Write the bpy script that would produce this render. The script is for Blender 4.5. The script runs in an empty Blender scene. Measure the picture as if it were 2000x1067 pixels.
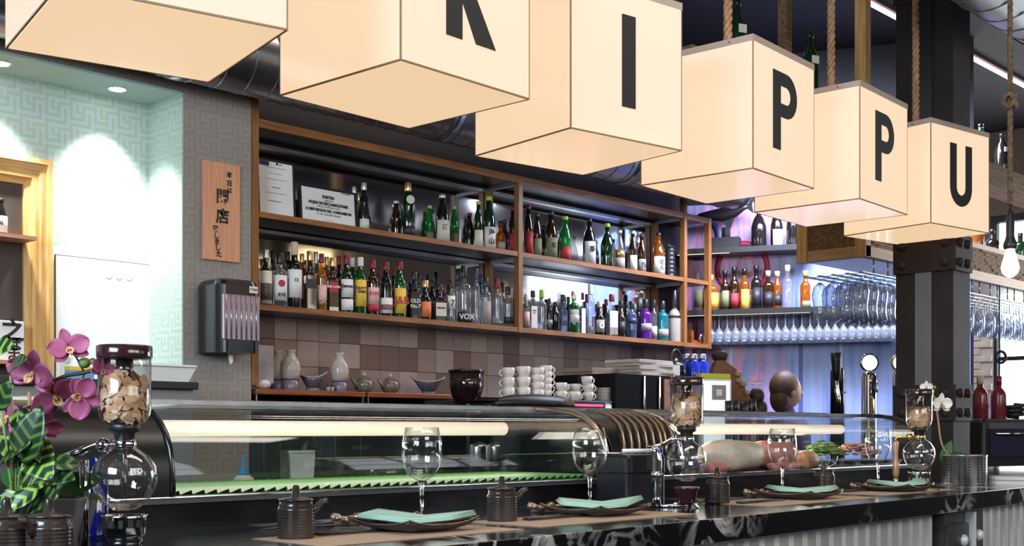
import bpy, math, random
from mathutils import Vector, Matrix
random.seed(7)
SC = bpy.context.scene
COL = SC.collection
PI = math.pi
# ------------------------------------------------------------------ camera
F, H = 2380.0, 842.0                      # focal length and horizon row, of a 2000 px wide frame
SA, CA = 0.7252, 0.6886                   # view direction (X, Y)
cd = bpy.data.cameras.new('camera'); cam = bpy.data.objects.new('camera', cd); COL.objects.link(cam)
cam.location = (0, 0, 1.30)
cam.rotation_euler = (PI/2, 0, -math.atan2(SA, CA))
cd.sensor_width = 36; cd.lens = 36*F/2000; cd.shift_y = (H-533.5)/2000
cd.clip_start = 0.05; cd.clip_end = 60
SC.camera = cam
# ------------------------------------------------------------------ view, world, big lights
vs = SC.view_settings
vs.view_transform = 'Standard'; vs.look = 'None'; vs.gamma = 1.0; vs.use_curve_mapping = False
vs.exposure = 0.0
SC.display_settings.display_device = 'sRGB'
SC.cycles.transparent_max_bounces = 40
SC.cycles.max_bounces = 8; SC.cycles.diffuse_bounces = 3; SC.cycles.glossy_bounces = 4; SC.cycles.transmission_bounces = 6
SC.cycles.sample_clamp_indirect = 4.0
SC.cycles.caustics_reflective = False; SC.cycles.caustics_refractive = False
W = bpy.data.worlds.new('world'); SC.world = W; W.use_nodes = True
W.node_tree.nodes['Background'].inputs[0].default_value = (0.55, 0.65, 0.8, 1)
W.node_tree.nodes['Background'].inputs[1].default_value = 0.12
def light(name, kind, loc, energy, color=(1, 1, 1), target=None, size=1.0, size_y=None, spot=1.2, blend=.5):
    d = bpy.data.lights.new(name, kind); o = bpy.data.objects.new(name, d); COL.objects.link(o)
    d.energy = energy; d.color = color; o.location = loc
    if kind == 'AREA':
        d.size = size
        if size_y: d.shape = 'RECTANGLE'; d.size_y = size_y
    elif kind == 'SPOT':
        d.spot_size = spot; d.spot_blend = blend; d.shadow_soft_size = size
    else:
        d.shadow_soft_size = size
    if target is not None:
        o.rotation_euler = (Vector(target)-Vector(loc)).to_track_quat('-Z', 'Y').to_euler()
    return o
# daylight through the left and right windows; the front one is an added warm fill
light('warm_front_fill', 'AREA', (2.6, -3.3, 2.75), 135, (1, .90, .78), (3.6, 5, 1.9), 5.0, 1.4)
light('window_daylight_left', 'AREA', (-2.3, 1.2, 2.75), 300, (.66, .84, 1), (4, 2.6, 2.2), 2.6, 1.4)
light('window_daylight_right', 'AREA', (10.6, 2.4, 2.0), 110, (.9, .95, 1), (5, 3.6, 1.6), 3.0, 2.2)
light('pier_fill', 'POINT', (9.9, 4.75, 2.75), 30, (1, .9, .85), size=.15)  # fill light added to brighten the brick pier, no fixture here
light('mural_fill', 'AREA', (6.9, 3.7, 3.3), 170, (.74, .80, 1), (7.75, 4.55, 1.5), 1.6, .5)  # bluish fill added to brighten the mural, not a fitted light
light('back_bar_fill', 'AREA', (4.9, 4.0, 3.7), 20, (1, .86, .74), (4.9, 5.2, 1.6), 2.6, .3)  # unseen fill added above the back bar to light the bottles
light('counter_fill', 'AREA', (2.4, 1.2, 3.8), 36, (1, .90, .80), (2.6, 2.0, 1.1), 2.6, .5)  # general fill added over the counter
# ------------------------------------------------------------------ picture helpers: a pixel's ray met with a real plane
def at(px, py=None, Y=None, D=None, z=None):
    u = (px-1000)/F
    if z is not None: D = (1.30-z)*F/(py-H)
    if D is None: D = Y/(CA-SA*u)
    zz = 1.30+D*(H-py)/F if py is not None else 0
    return Vector((D*(SA+CA*u), D*(CA-SA*u), zz))
def dep(p): return p[0]*SA+p[1]*CA
# ------------------------------------------------------------------ materials
def nt(name):
    m = bpy.data.materials.new(name); m.use_nodes = True
    t = m.node_tree; b = t.nodes['Principled BSDF']
    return m, t, b
def hexc(c):
    if isinstance(c, str):
        c = c.lstrip('#'); v = [int(c[i:i+2], 16)/255 for i in (0, 2, 4)]
        return tuple(((x+.055)/1.055)**2.4 if x > .04045 else x/12.92 for x in v)
    return c
def mat(name, col, rough=.5, metal=0, coat=0, emit=0, ecol=None, var=0, scale=8, bump=0, spec=None):
    m, t, b = nt(name); c = hexc(col)
    b.inputs['Base Color'].default_value = (*c, 1); b.inputs['Roughness'].default_value = rough
    b.inputs['Metallic'].default_value = metal; b.inputs['Coat Weight'].default_value = coat
    if spec is not None: b.inputs['Specular IOR Level'].default_value = spec
    if emit:
        b.inputs['Emission Color'].default_value = (*hexc(ecol or col), 1); b.inputs['Emission Strength'].default_value = emit
    if var or bump:
        tc = t.nodes.new('ShaderNodeTexCoord'); n = t.nodes.new('ShaderNodeTexNoise'); n.inputs['Scale'].default_value = scale
        n.inputs['Detail'].default_value = 5
        t.links.new(tc.outputs['Object'], n.inputs['Vector'])
        if var:
            r = t.nodes.new('ShaderNodeValToRGB')
            r.color_ramp.elements[0].color = (*[x*(1-var) for x in c], 1); r.color_ramp.elements[1].color = (*[min(1, x*(1+var)) for x in c], 1)
            r.color_ramp.elements[0].position = .3; r.color_ramp.elements[1].position = .7
            t.links.new(n.outputs['Fac'], r.inputs[0]); t.links.new(r.outputs[0], b.inputs['Base Color'])
        if bump:
            bp = t.nodes.new('ShaderNodeBump'); bp.inputs['Strength'].default_value = bump; bp.inputs['Distance'].default_value = .01
            t.links.new(n.outputs['Fac'], bp.inputs['Height']); t.links.new(bp.outputs[0], b.inputs['Normal'])
    return m
def wood(name, c1, c2, axis=0, rough=.45, s=3.0):
    m, t, b = nt(name)
    tc = t.nodes.new('ShaderNodeTexCoord'); mp = t.nodes.new('ShaderNodeMapping'); n = t.nodes.new('ShaderNodeTexNoise'); r = t.nodes.new('ShaderNodeValToRGB')
    sc = [s*9]*3; sc[axis] = s*.7; mp.inputs['Scale'].default_value = sc
    n.inputs['Scale'].default_value = 2.2; n.inputs['Detail'].default_value = 6; n.inputs['Distortion'].default_value = .6
    r.color_ramp.elements[0].color = (*hexc(c1), 1); r.color_ramp.elements[1].color = (*hexc(c2), 1)
    r.color_ramp.elements[0].position = .3; r.color_ramp.elements[1].position = .7
    t.links.new(tc.outputs['Object'], mp.inputs[0]); t.links.new(mp.outputs[0], n.inputs['Vector']); t.links.new(n.outputs['Fac'], r.inputs[0])
    t.links.new(r.outputs[0], b.inputs['Base Color']); b.inputs['Roughness'].default_value = rough
    return m
def glass(name, tint=(1, 1, 1), refl=.9, solid=0.0, base=(.1, .1, .1), blend=.25, edge=0.0):
    """thin-walled glass: lets light straight through, mirrors more at grazing angles (blend = strength of that mirror)"""
    m, t, b = nt(name); out = t.nodes['Material Output']; L = t.links.new
    def mth(op, a, v):
        n = t.nodes.new('ShaderNodeMath'); n.operation = op; n.use_clamp = True; L(a, n.inputs[0]); n.inputs[1].default_value = v; return n.outputs[0]
    tr = t.nodes.new('ShaderNodeBsdfTransparent'); tr.inputs[0].default_value = (*hexc(tint), 1)
    gl = t.nodes.new('ShaderNodeBsdfGlossy'); gl.inputs['Roughness'].default_value = .03; gl.inputs[0].default_value = (refl, refl, refl, 1)
    lw = t.nodes.new('ShaderNodeLayerWeight'); lw.inputs[0].default_value = .5
    fac = mth('ADD', mth('MULTIPLY', mth('POWER', lw.outputs['Facing'], 4.0), blend*2.4), .045)
    mx = t.nodes.new('ShaderNodeMixShader')
    src = tr
    if edge:
        tr2 = t.nodes.new('ShaderNodeBsdfTransparent'); tr2.inputs[0].default_value = (*[x*(1-edge) for x in hexc(tint)], 1)
        mf = t.nodes.new('ShaderNodeMixShader'); L(mth('POWER', lw.outputs['Facing'], 2.5), mf.inputs[0])
        L(tr.outputs[0], mf.inputs[1]); L(tr2.outputs[0], mf.inputs[2]); src = mf
    if solid:
        b.inputs['Base Color'].default_value = (*hexc(base), 1); b.inputs['Roughness'].default_value = .08
        ms = t.nodes.new('ShaderNodeMixShader'); ms.inputs[0].default_value = solid
        L(src.outputs[0], ms.inputs[1]); L(b.outputs[0], ms.inputs[2]); src = ms
    L(fac, mx.inputs[0]); L(src.outputs[0], mx.inputs[1]); L(gl.outputs[0], mx.inputs[2])
    L(mx.outputs[0], out.inputs[0])
    return m
def wallpaper(name, bg, fg, rough=.55):
    """printed key fret, an 8 x 8 cell repeat 14 cm wide"""
    rows = [16, 247, 4, 245, 21, 213, 81, 95]
    m, t, b = nt(name); L = t.links.new
    def math_(op, a, bb=None):
        n = t.nodes.new('ShaderNodeMath'); n.operation = op
        for i, v in enumerate((a, bb)):
            if v is None: continue
            if isinstance(v, (int, float)): n.inputs[i].default_value = v
            else: L(v, n.inputs[i])
        return n.outputs[0]
    tc = t.nodes.new('ShaderNodeTexCoord'); sp = t.nodes.new('ShaderNodeSeparateXYZ'); L(tc.outputs['Object'], sp.inputs[0])
    ge = t.nodes.new('ShaderNodeNewGeometry'); sn = t.nodes.new('ShaderNodeSeparateXYZ'); L(ge.outputs['Normal'], sn.inputs[0])
    side = math_('GREATER_THAN', math_('ABSOLUTE', sn.outputs[0]), .5)
    u = math_('ADD', math_('MULTIPLY', sp.outputs[0], math_('SUBTRACT', 1.0, side)), math_('MULTIPLY', sp.outputs[1], side))
    cu = math_('FLOOR', math_('MULTIPLY', math_('FRACT', math_('MULTIPLY', math_('ADD', u, 20.0), 1/.115)), 8.0))
    fv = math_('FRACT', math_('MULTIPLY', math_('ADD', sp.outputs[2], 20.0), 1/.115))
    rp = t.nodes.new('ShaderNodeValToRGB'); cr = rp.color_ramp; cr.interpolation = 'CONSTANT'
    while len(cr.elements) < 8: cr.elements.new(.5)
    for i, e in enumerate(cr.elements): e.position = i/8
    for i, e in enumerate(cr.elements): v = rows[i]/256; e.color = (v, v, v, 1)
    L(fv, rp.inputs[0])
    bits = math_('ROUND', math_('MULTIPLY', rp.outputs[0], 256.0))
    bit = math_('FLOOR', math_('MODULO', math_('DIVIDE', bits, math_('POWER', 2.0, cu)), 2.0))
    mx = t.nodes.new('ShaderNodeMix'); mx.data_type = 'RGBA'
    mx.inputs['A'].default_value = (*hexc(bg), 1); mx.inputs['B'].default_value = (*hexc(fg), 1)
    L(bit, mx.inputs['Factor']); L(mx.outputs['Result'], b.inputs['Base Color'])
    bp = t.nodes.new('ShaderNodeBump'); bp.inputs['Strength'].default_value = .12; bp.inputs['Distance'].default_value = .001
    L(bit, bp.inputs['Height']); L(bp.outputs[0], b.inputs['Normal']); b.inputs['Roughness'].default_value = rough
    return m
def ramp_mat(name, tex, scale, stops, rough=.4, detail=6, dist=0.0, vscale=(1, 1, 1), bump=0, metal=0, coat=0, emit=0):
    m, t, b = nt(name)
    tc = t.nodes.new('ShaderNodeTexCoord'); mp = t.nodes.new('ShaderNodeMapping'); mp.inputs['Scale'].default_value = vscale
    n = t.nodes.new(tex); n.inputs['Scale'].default_value = scale
    if 'Detail' in n.inputs: n.inputs['Detail'].default_value = detail
    if 'Distortion' in n.inputs: n.inputs['Distortion'].default_value = dist
    r = t.nodes.new('ShaderNodeValToRGB'); cr = r.color_ramp
    while len(cr.elements) < len(stops): cr.elements.new(.5)
    for e, (p, c) in zip(cr.elements, stops): e.position = p
    for e, (p, c) in zip(cr.elements, stops): e.color = (*hexc(c), 1)
    t.links.new(tc.outputs['Object'], mp.inputs[0]); t.links.new(mp.outputs[0], n.inputs['Vector'])
    t.links.new(n.outputs[0] if tex != 'ShaderNodeTexNoise' else n.outputs['Fac'], r.inputs[0]); t.links.new(r.outputs[0], b.inputs['Base Color'])
    b.inputs['Roughness'].default_value = rough; b.inputs['Metallic'].default_value = metal; b.inputs['Coat Weight'].default_value = coat
    if emit: t.links.new(r.outputs[0], b.inputs['Emission Color']); b.inputs['Emission Strength'].default_value = emit
    if bump:
        bp = t.nodes.new('ShaderNodeBump'); bp.inputs['Strength'].default_value = bump; bp.inputs['Distance'].default_value = .004
        t.links.new(r.outputs[0], bp.inputs['Height']); t.links.new(bp.outputs[0], b.inputs['Normal'])
    return m
def marble_mat():
    m, t, b = nt('black_marble'); L = t.links.new
    tc = t.nodes.new('ShaderNodeTexCoord')
    n1 = t.nodes.new('ShaderNodeTexNoise'); n1.inputs['Scale'].default_value = 5.5; n1.inputs['Detail'].default_value = 9; n1.inputs['Distortion'].default_value = 2.2
    n2 = t.nodes.new('ShaderNodeTexNoise'); n2.inputs['Scale'].default_value = 1.9; n2.inputs['Detail'].default_value = 2
    L(tc.outputs['Object'], n1.inputs['Vector']); L(tc.outputs['Object'], n2.inputs['Vector'])
    r1 = t.nodes.new('ShaderNodeValToRGB'); c = r1.color_ramp; c.elements.new(.5); c.elements.new(.6)
    for e, (p, v) in zip(c.elements, ((.44, 0), (.495, 1), (.515, 1), (.56, 0))): e.position = p
    for e, (p, v) in zip(c.elements, ((.44, 0), (.495, 1), (.515, 1), (.56, 0))): e.color = (v, v, v, 1)
    r2 = t.nodes.new('ShaderNodeValToRGB'); r2.color_ramp.elements[0].position = .50; r2.color_ramp.elements[1].position = .66
    L(n1.outputs['Fac'], r1.inputs[0]); L(n2.outputs['Fac'], r2.inputs[0])
    mu = t.nodes.new('ShaderNodeMath'); mu.operation = 'MULTIPLY'; L(r1.outputs[0], mu.inputs[0]); L(r2.outputs[0], mu.inputs[1])
    mx = t.nodes.new('ShaderNodeMix'); mx.data_type = 'RGBA'; mx.inputs['A'].default_value = (.006, .0065, .009, 1); mx.inputs['B'].default_value = (.55, .55, .56, 1)
    L(mu.outputs[0], mx.inputs['Factor']); L(mx.outputs['Result'], b.inputs['Base Color']); b.inputs['Roughness'].default_value = .12
    return m
def stripe_mat(name, c1, c2, scale, axis='X', rough=.6, bump=.5):
    m, t, b = nt(name)
    tc = t.nodes.new('ShaderNodeTexCoord'); w = t.nodes.new('ShaderNodeTexWave'); w.bands_direction = axis; w.inputs['Scale'].default_value = scale
    w.inputs['Distortion'].default_value = .4
    r = t.nodes.new('ShaderNodeValToRGB'); r.color_ramp.elements[0].color = (*hexc(c1), 1); r.color_ramp.elements[1].color = (*hexc(c2), 1)
    t.links.new(tc.outputs['Object'], w.inputs['Vector']); t.links.new(w.outputs['Fac'], r.inputs[0]); t.links.new(r.outputs[0], b.inputs['Base Color'])
    bp = t.nodes.new('ShaderNodeBump'); bp.inputs['Strength'].default_value = bump; bp.inputs['Distance'].default_value = .002
    t.links.new(w.outputs['Fac'], bp.inputs['Height']); t.links.new(bp.outputs[0], b.inputs['Normal']); b.inputs['Roughness'].default_value = rough
    return m
def leaf_mat(name, dark, light_, scale=60):
    """striped leaf: bands that run from the midrib to the edge"""
    m, t, b = nt(name); L = t.links.new
    tc = t.nodes.new('ShaderNodeTexCoord'); sp = t.nodes.new('ShaderNodeSeparateXYZ'); L(tc.outputs['Object'], sp.inputs[0])
    a = t.nodes.new('ShaderNodeMath'); a.operation = 'ABSOLUTE'; L(sp.outputs[1], a.inputs[0])
    s = t.nodes.new('ShaderNodeMath'); s.operation = 'MULTIPLY_ADD'; L(a.outputs[0], s.inputs[0]); s.inputs[1].default_value = -.8; L(sp.outputs[0], s.inputs[2])
    k = t.nodes.new('ShaderNodeMath'); k.operation = 'MULTIPLY'; L(s.outputs[0], k.inputs[0]); k.inputs[1].default_value = scale*7
    si = t.nodes.new('ShaderNodeMath'); si.operation = 'SINE'; L(k.outputs[0], si.inputs[0])
    r = t.nodes.new('ShaderNodeValToRGB'); r.color_ramp.elements[0].position = .50; r.color_ramp.elements[1].position = .90
    r.color_ramp.elements[0].color = (*hexc(dark), 1); r.color_ramp.elements[1].color = (*hexc(light_), 1)
    h = t.nodes.new('ShaderNodeMath'); h.operation = 'MULTIPLY_ADD'; L(si.outputs[0], h.inputs[0]); h.inputs[1].default_value = .5; h.inputs[2].default_value = .5
    L(h.outputs[0], r.inputs[0]); L(r.outputs[0], b.inputs['Base Color']); b.inputs['Roughness'].default_value = .35
    return m
M = {}
M['oak'] = wood('shelf_oak', '#744620', '#9c6838', 0)
M['oak_v'] = wood('upright_oak', '#744620', '#9c6838', 2)
M['pale_oak'] = wood('frame_oak', '#b98746', '#dcb377', 2)
M['pale_oak_h'] = wood('frame_oak_across', '#b98746', '#dcb377', 0)
M['light_pine'] = wood('canopy_pine', '#c79055', '#e0b07a', 0)
M['light_pine_y'] = wood('canopy_pine_end', '#a98050', '#cba06c', 1)
M['rustic'] = wood('rustic_beam', '#4a3421', '#8a6a48', 0, .8)
M['red_wood'] = wood('reddish_shelf', '#6d3418', '#9c5730', 0, .35)
M['sign_wood'] = wood('sign_cedar', '#c98a66', '#dba17e', 2, .6)
M['black'] = mat('black_gloss', (.008, .008, .010), .18)
M['black_satin'] = mat('black_satin', (.012, .012, .014), .4)
M['black_matt'] = mat('black_matt', (.015, .015, .017), .8)
M['worktop'] = mat('dull_black_worktop', (.010, .010, .011), .85, spec=.08)
M['ink'] = mat('black_ink', (.012, .012, .012), .7)
M['charcoal'] = mat('charcoal_pot', (.12, .12, .13), .55, var=.15)
M['chrome'] = mat('chrome', (.85, .85, .87), .08, 1)
M['steel'] = mat('brushed_steel', (.55, .56, .58), .3, 1, var=.15, scale=14)
M['steel_dark'] = mat('dark_steel', (.10, .10, .12), .35, .6)
M['brass'] = mat('brass', (.83, .58, .20), .18, 1)
M['bronze'] = mat('bronze_rest', (.35, .24, .17), .3, .8, var=.4, scale=60)
M['mirror'] = mat('shelf_mirror', (.70, .71, .74), .06, 1)
M['glass'] = glass('clear_glass', (.975, .98, .98), 1, blend=.42, edge=.25)
M['stem_glass'] = mat('solid_glass', (1, 1, 1), .02); _b = M['stem_glass'].node_tree.nodes['Principled BSDF']; _b.inputs['Transmission Weight'].default_value = 1; _b.inputs['IOR'].default_value = 1.45
M['pane'] = glass('case_glass', (.93, .95, .94), .85, blend=.22)
M['rackglass'] = glass('rack_glass', (.93, .95, .98), 1, .10, (.85, .9, 1), blend=.5, edge=.35)
M['glass_clear_bottle'] = glass('bottle_clear', (.80, .83, .85), .9, .12, (.5, .5, .52), blend=.3, edge=.5)
M['glass_blue'] = glass('bottle_blue', (.03, .06, .30), .8, .7, (.004, .012, .12), blend=.2)
M['glass_green'] = glass('bottle_green', (.10, .50, .14), .8, .55, (.01, .10, .02), blend=.2)
M['glass_bgreen'] = glass('bottle_bright_green', (.15, .75, .25), .8, .5, (.01, .22, .05), blend=.2)
M['glass_dgreen'] = glass('bottle_dark_green', (.05, .22, .08), .8, .8, (.006, .03, .010), blend=.2)
M['glass_amber'] = glass('bottle_amber', (.85, .38, .06), .8, .45, (.35, .10, .01), blend=.2)
M['glass_brown'] = glass('bottle_brown', (.40, .14, .03), .8, .75, (.03, .012, .004), blend=.2)
M['glass_dark'] = mat('bottle_black', (.010, .008, .008), .1)
M['glass_purple'] = glass('bottle_purple', (.35, .08, .60), .9, .6, (.16, .02, .35), blend=.3)
M['glass_teal'] = glass('bottle_teal', (.15, .60, .70), .9, .5, (.02, .25, .32), blend=.3)
M['glass_steelblue'] = glass('bottle_steel_blue', (.45, .55, .75), .9, .4, (.10, .14, .26), blend=.3)
M['whisky'] = glass('whisky', (.90, .48, .12), .6, .35, (.5, .2, .03), blend=.15)
M['ceramic_grey'] = mat('grey_stoneware', '#a39a90', .35, var=.08)
M['soy'] = ramp_mat('brown_glaze', 'ShaderNodeTexNoise', 14, [(.3, (.018, .012, .010)), (.7, (.062, .046, .040))], .18)
M['white'] = mat('white_paint', (.80, .80, .78), .5)
M['porcelain'] = mat('porcelain', (.74, .70, .66), .2, coat=.4)
M['plastic_white'] = mat('white_plastic', (.78, .80, .78), .35)
M['paper'] = mat('paper', (.70, .62, .58), .8)
M['paper_white'] = mat('white_paper', (.82, .82, .80), .8)
M['cream'] = mat('label_cream', (.72, .66, .55), .7)
M['label_white'] = mat('label_white', (.78, .76, .74), .6)
M['label_yellow'] = mat('label_yellow', (.80, .52, .07), .6)
M['label_red'] = mat('label_red', (.42, .03, .04), .6)
M['label_olive'] = mat('label_olive', (.20, .21, .11), .7)
M['label_black'] = mat('label_black', (.02, .02, .025), .5)
M['label_orange'] = mat('label_orange', (.75, .20, .06), .6)
M['label_pink'] = mat('label_pink', (.72, .45, .42), .6)
M['label_grey'] = mat('label_grey', (.32, .29, .28), .7)
M['label_green'] = mat('label_green', (.10, .30, .12), .6)
M['cap_red'] = mat('cap_red', (.19, .010, .018), .4)
M['cap_gold'] = mat('cap_gold', (.75, .50, .20), .3, .8)
M['cap_black'] = mat('cap_black', (.012, .012, .014), .35)
M['cap_white'] = mat('cap_white', (.72, .68, .66), .4)
M['cap_silver'] = mat('cap_silver', (.7, .64, .60), .3, .7)
M['cap_green'] = mat('cap_green', (.35, .62, .05), .4)
M['cap_yellow'] = mat('cap_yellow', (.72, .55, .10), .4)
M['cap_blue'] = mat('cap_blue', (.03, .04, .12), .4)
M['cap_cork'] = mat('cap_cork', (.62, .45, .32), .7)
M['rope'] = ramp_mat('hemp_rope', 'ShaderNodeTexNoise', 60, [(.3, '#7d5c42'), (.7, '#b98c69')], .9, bump=.6)
M['rope_dark'] = ramp_mat('old_rope', 'ShaderNodeTexNoise', 60, [(.3, '#4a3a2c'), (.7, '#7d6650')], .9, bump=.6)
M['napkin'] = mat('mint_napkin', '#a0c2b1', .85, var=.04, scale=30)
M['mat_beige'] = ramp_mat('paper_placemat', 'ShaderNodeTexVoronoi', 190, [(.0, '#6f5a48'), (.35, '#a98d74')], .85)
M['plate'] = mat('dark_plate', (.028, .020, .018), .22, var=.2)
M['column'] = mat('painted_column', (.026, .018, .017), .55, var=.25, scale=5, spec=.2)
M['column_side'] = M['column']
M['duct'] = mat('galvanised_duct', (.26, .27, .30), .28, .95, var=.2, scale=5)
M['duct_bright'] = mat('bright_duct', (.32, .32, .33), .38, .9, var=.1, scale=5)
M['corrugated'] = mat('corrugated_zinc', (.72, .73, .75), .40, .2, var=.10, scale=5)
M['marble'] = marble_mat()
M['green_mat'] = mat('green_mat', (.13, .30, .09), .4, var=.1)
M['pink_petal'] = ramp_mat('orchid_petal', 'ShaderNodeTexNoise', 35, [(.3, (.34, .055, .16)), (.7, (.50, .14, .27))], .5)
M['white_petal'] = mat('white_petal', (.80, .72, .66), .5)
M['lip'] = mat('orchid_lip', (.70, .42, .22), .5, var=.3, scale=60)
M['bud'] = mat('orchid_bud', (.22, .30, .10), .5)
M['stem'] = mat('plant_stem', (.05, .045, .02), .6)
M['stake'] = mat('bamboo_stake', (.38, .22, .12), .6)
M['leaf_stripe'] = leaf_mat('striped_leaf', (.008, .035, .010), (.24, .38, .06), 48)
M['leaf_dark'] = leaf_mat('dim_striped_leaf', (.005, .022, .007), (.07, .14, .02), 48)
M['leaf_green'] = mat('plain_leaf', (.02, .10, .02), .32, var=.2, scale=20)
M['bonito'] = ramp_mat('bonito_flakes', 'ShaderNodeTexNoise', 30, [(.25, '#8a5a3c'), (.5, '#c99a72'), (.75, '#e8cdb0')], .7)
M['lid'] = mat('brown_lid', (.035, .012, .014), .15, coat=.5)
M['rubber'] = mat('black_rubber', (.01, .01, .011), .45)
M['cover'] = mat('case_cover', (.006, .006, .007), .30, spec=.35)
# ------------------------------------------------------------------ mesh helpers
class MB:
    def __init__(self): self.v = []; self.f = []; self.s = []
    def add(self, vs_, fs, smooth=False, X=None):
        o = len(self.v)
        for p in vs_:
            p = Vector(p); self.v.append(tuple(X @ p if X is not None else p))
        for q in fs: self.f.append([i+o for i in q]); self.s.append(smooth)
        return self
    def box(self, x0, x1, y0, y1, z0, z1, X=None):
        return self.add([(x0, y0, z0), (x1, y0, z0), (x1, y1, z0), (x0, y1, z0), (x0, y0, z1), (x1, y0, z1), (x1, y1, z1), (x0, y1, z1)],
                        [(0, 3, 2, 1), (4, 5, 6, 7), (0, 1, 5, 4), (1, 2, 6, 5), (2, 3, 7, 6), (3, 0, 4, 7)], False, X)
    def rbox(self, sx, sy, z0, z1, r, X=None, n=4, top=0.0):
        """upright box with rounded corners (plan), optionally eased top"""
        pl = []
        for cx, cy, a in ((sx/2-r, sy/2-r, 0), (-sx/2+r, sy/2-r, PI/2), (-sx/2+r, -sy/2+r, PI), (sx/2-r, -sy/2+r, 3*PI/2)):
            for k in range(n+1):
                t = a+k*PI/2/n; pl.append((cx+r*math.cos(t), cy+r*math.sin(t)))
        rings = [(1, z0), (1, z1)]
        if top: rings = [(1, z0), (1, z1-top), (1-.35*top/max(sx, sy)*2, z1-.3*top), (1-top/max(sx, sy)*2, z1)]
        N = len(pl); vs_ = [(x*k, y*k, z) for k, z in rings for x, y in pl]; fs = []
        for i in range(len(rings)-1):
            for j in range(N): fs.append((i*N+j, i*N+(j+1) % N, (i+1)*N+(j+1) % N, (i+1)*N+j))
        fs.append(tuple(reversed(range(N)))); fs.append(tuple(range((len(rings)-1)*N, len(rings)*N)))
        return self.add(vs_, fs, False, X)
    def lathe(self, prof, n=20, X=None, a0=0, a1=2*PI, smooth=True):
        full = abs(a1-a0-2*PI) < 1e-6; m = n if full else n+1
        vs_ = []; fs = []
        for r, z in prof:
            for k in range(m):
                a = a0+(a1-a0)*k/n; vs_.append((r*math.cos(a), r*math.sin(a), z))
        for i in range(len(prof)-1):
            for k in range(n):
                k2 = (k+1) % m if full else k+1
                fs.append((i*m+k, i*m+k2, (i+1)*m+k2, (i+1)*m+k))
        if full:
            if prof[0][0] > 1e-6: fs.append(tuple(reversed(range(m))))
            if prof[-1][0] > 1e-6: fs.append(tuple(range((len(prof)-1)*m, len(prof)*m)))
        return self.add(vs_, fs, smooth, X)
    def shell(self, prof, th, n=24, X=None):
        """hollow vessel: outer profile up, inner profile down"""
        inner = [(max(r-th, 0.0005), z+(th if i == 0 else 0)) for i, (r, z) in enumerate(prof)]
        return self.lathe([(0.0005, prof[0][1])]+list(prof)+list(reversed(inner))+[(0.0005, prof[0][1]+th)], n, X)
    def tube(self, pts, r, n=8, X=None, caps=True):
        pts = [Vector(p) for p in pts]; rs = r if isinstance(r, (list, tuple)) else [r]*len(pts)
        vs_ = []; fs = []; up = None
        for i, p in enumerate(pts):
            t = (pts[min(i+1, len(pts)-1)]-pts[max(i-1, 0)]).normalized()
            if up is None:
                up = Vector((0, 0, 1)) if abs(t.z) < .9 else Vector((1, 0, 0))
            a = t.cross(up)
            if a.length < 1e-5: a = t.orthogonal()
            a.normalize(); b = a.cross(t).normalized(); up = b
            for k in range(n):
                q = 2*PI*k/n; vs_.append(p+(a*math.cos(q)+b*math.sin(q))*rs[i])
        for i in range(len(pts)-1):
            for k in range(n): fs.append((i*n+k, i*n+(k+1) % n, (i+1)*n+(k+1) % n, (i+1)*n+k))
        if caps: fs.append(tuple(reversed(range(n)))); fs.append(tuple(range((len(pts)-1)*n, len(pts)*n)))
        return self.add(vs_, fs, True, X)
    def sphere(self, c, r, n=12, m=8, X=None):
        if not isinstance(r, (list, tuple)): r = (r, r, r)
        T = Matrix.Translation(c) @ Matrix.Diagonal((*r, 1))
        if X is not None: T = X @ T
        return self.lathe([(max(math.sin(PI*i/m), .001), -math.cos(PI*i/m)) for i in range(m+1)], n, T)
    def prism(self, poly, z0, z1, X=None, smooth=False):
        n = len(poly)
        return self.add([(x, y, z0) for x, y in poly]+[(x, y, z1) for x, y in poly],
                        [tuple(reversed(range(n))), tuple(range(n, 2*n))]+[(i, (i+1) % n, n+(i+1) % n, n+i) for i in range(n)], smooth, X)
    def sweepx(self, prof, x0, x1, th=0, smooth=True):
        """(y,z) profile swept along X; th thickens it inwards"""
        P_ = [Vector((0, y, z)) for y, z in prof]; n = len(P_)
        nr = []
        for i in range(n):
            t = (P_[min(i+1, n-1)]-P_[max(i-1, 0)]).normalized(); nr.append(Vector((0, t.z, -t.y)))
        Q = [p+q*th for p, q in zip(P_, nr)]
        vs_ = [(x, p.y, p.z) for x in (x0, x1) for p in P_]+[(x, p.y, p.z) for x in (x0, x1) for p in Q]
        fs = []
        for i in range(n-1):
            fs.append((i, i+1, n+i+1, n+i)); fs.append((2*n+i, 3*n+i, 3*n+i+1, 2*n+i+1))
        self.add(vs_, fs, smooth)
        fl = [(i, 2*n+i, 2*n+i+1, i+1) for i in range(n-1)]+[(n+i, n+i+1, 3*n+i+1, 3*n+i) for i in range(n-1)]
        fl += [(0, n, 3*n, 2*n), (n-1, 3*n-1, 4*n-1, 2*n-1)]
        return self.add(vs_, fl, False)          # closing faces keep their own vertices, so the shading stays clean
    def mesh(self, name):
        me = bpy.data.meshes.new(name); me.from_pydata(self.v, [], self.f)
        if len(me.polygons) == len(self.s): me.polygons.foreach_set('use_smooth', self.s)
        me.update(); return me
    def build(self, name, m, parent=None, X=None, bevel=0):
        o = bpy.data.objects.new(name, self.mesh(name)); COL.objects.link(o)
        if m is not None: o.data.materials.append(M[m] if isinstance(m, str) else m)
        if parent is not None: o.parent = parent
        if X is not None: o.matrix_basis = X
        if bevel:
            b = o.modifiers.new('bevel', 'BEVEL'); b.width = bevel; b.segments = 2; b.limit_method = 'ANGLE'
        return o
def T(x, y=None, z=None):
    return Matrix.Translation((x, y, z) if y is not None else x)
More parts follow.
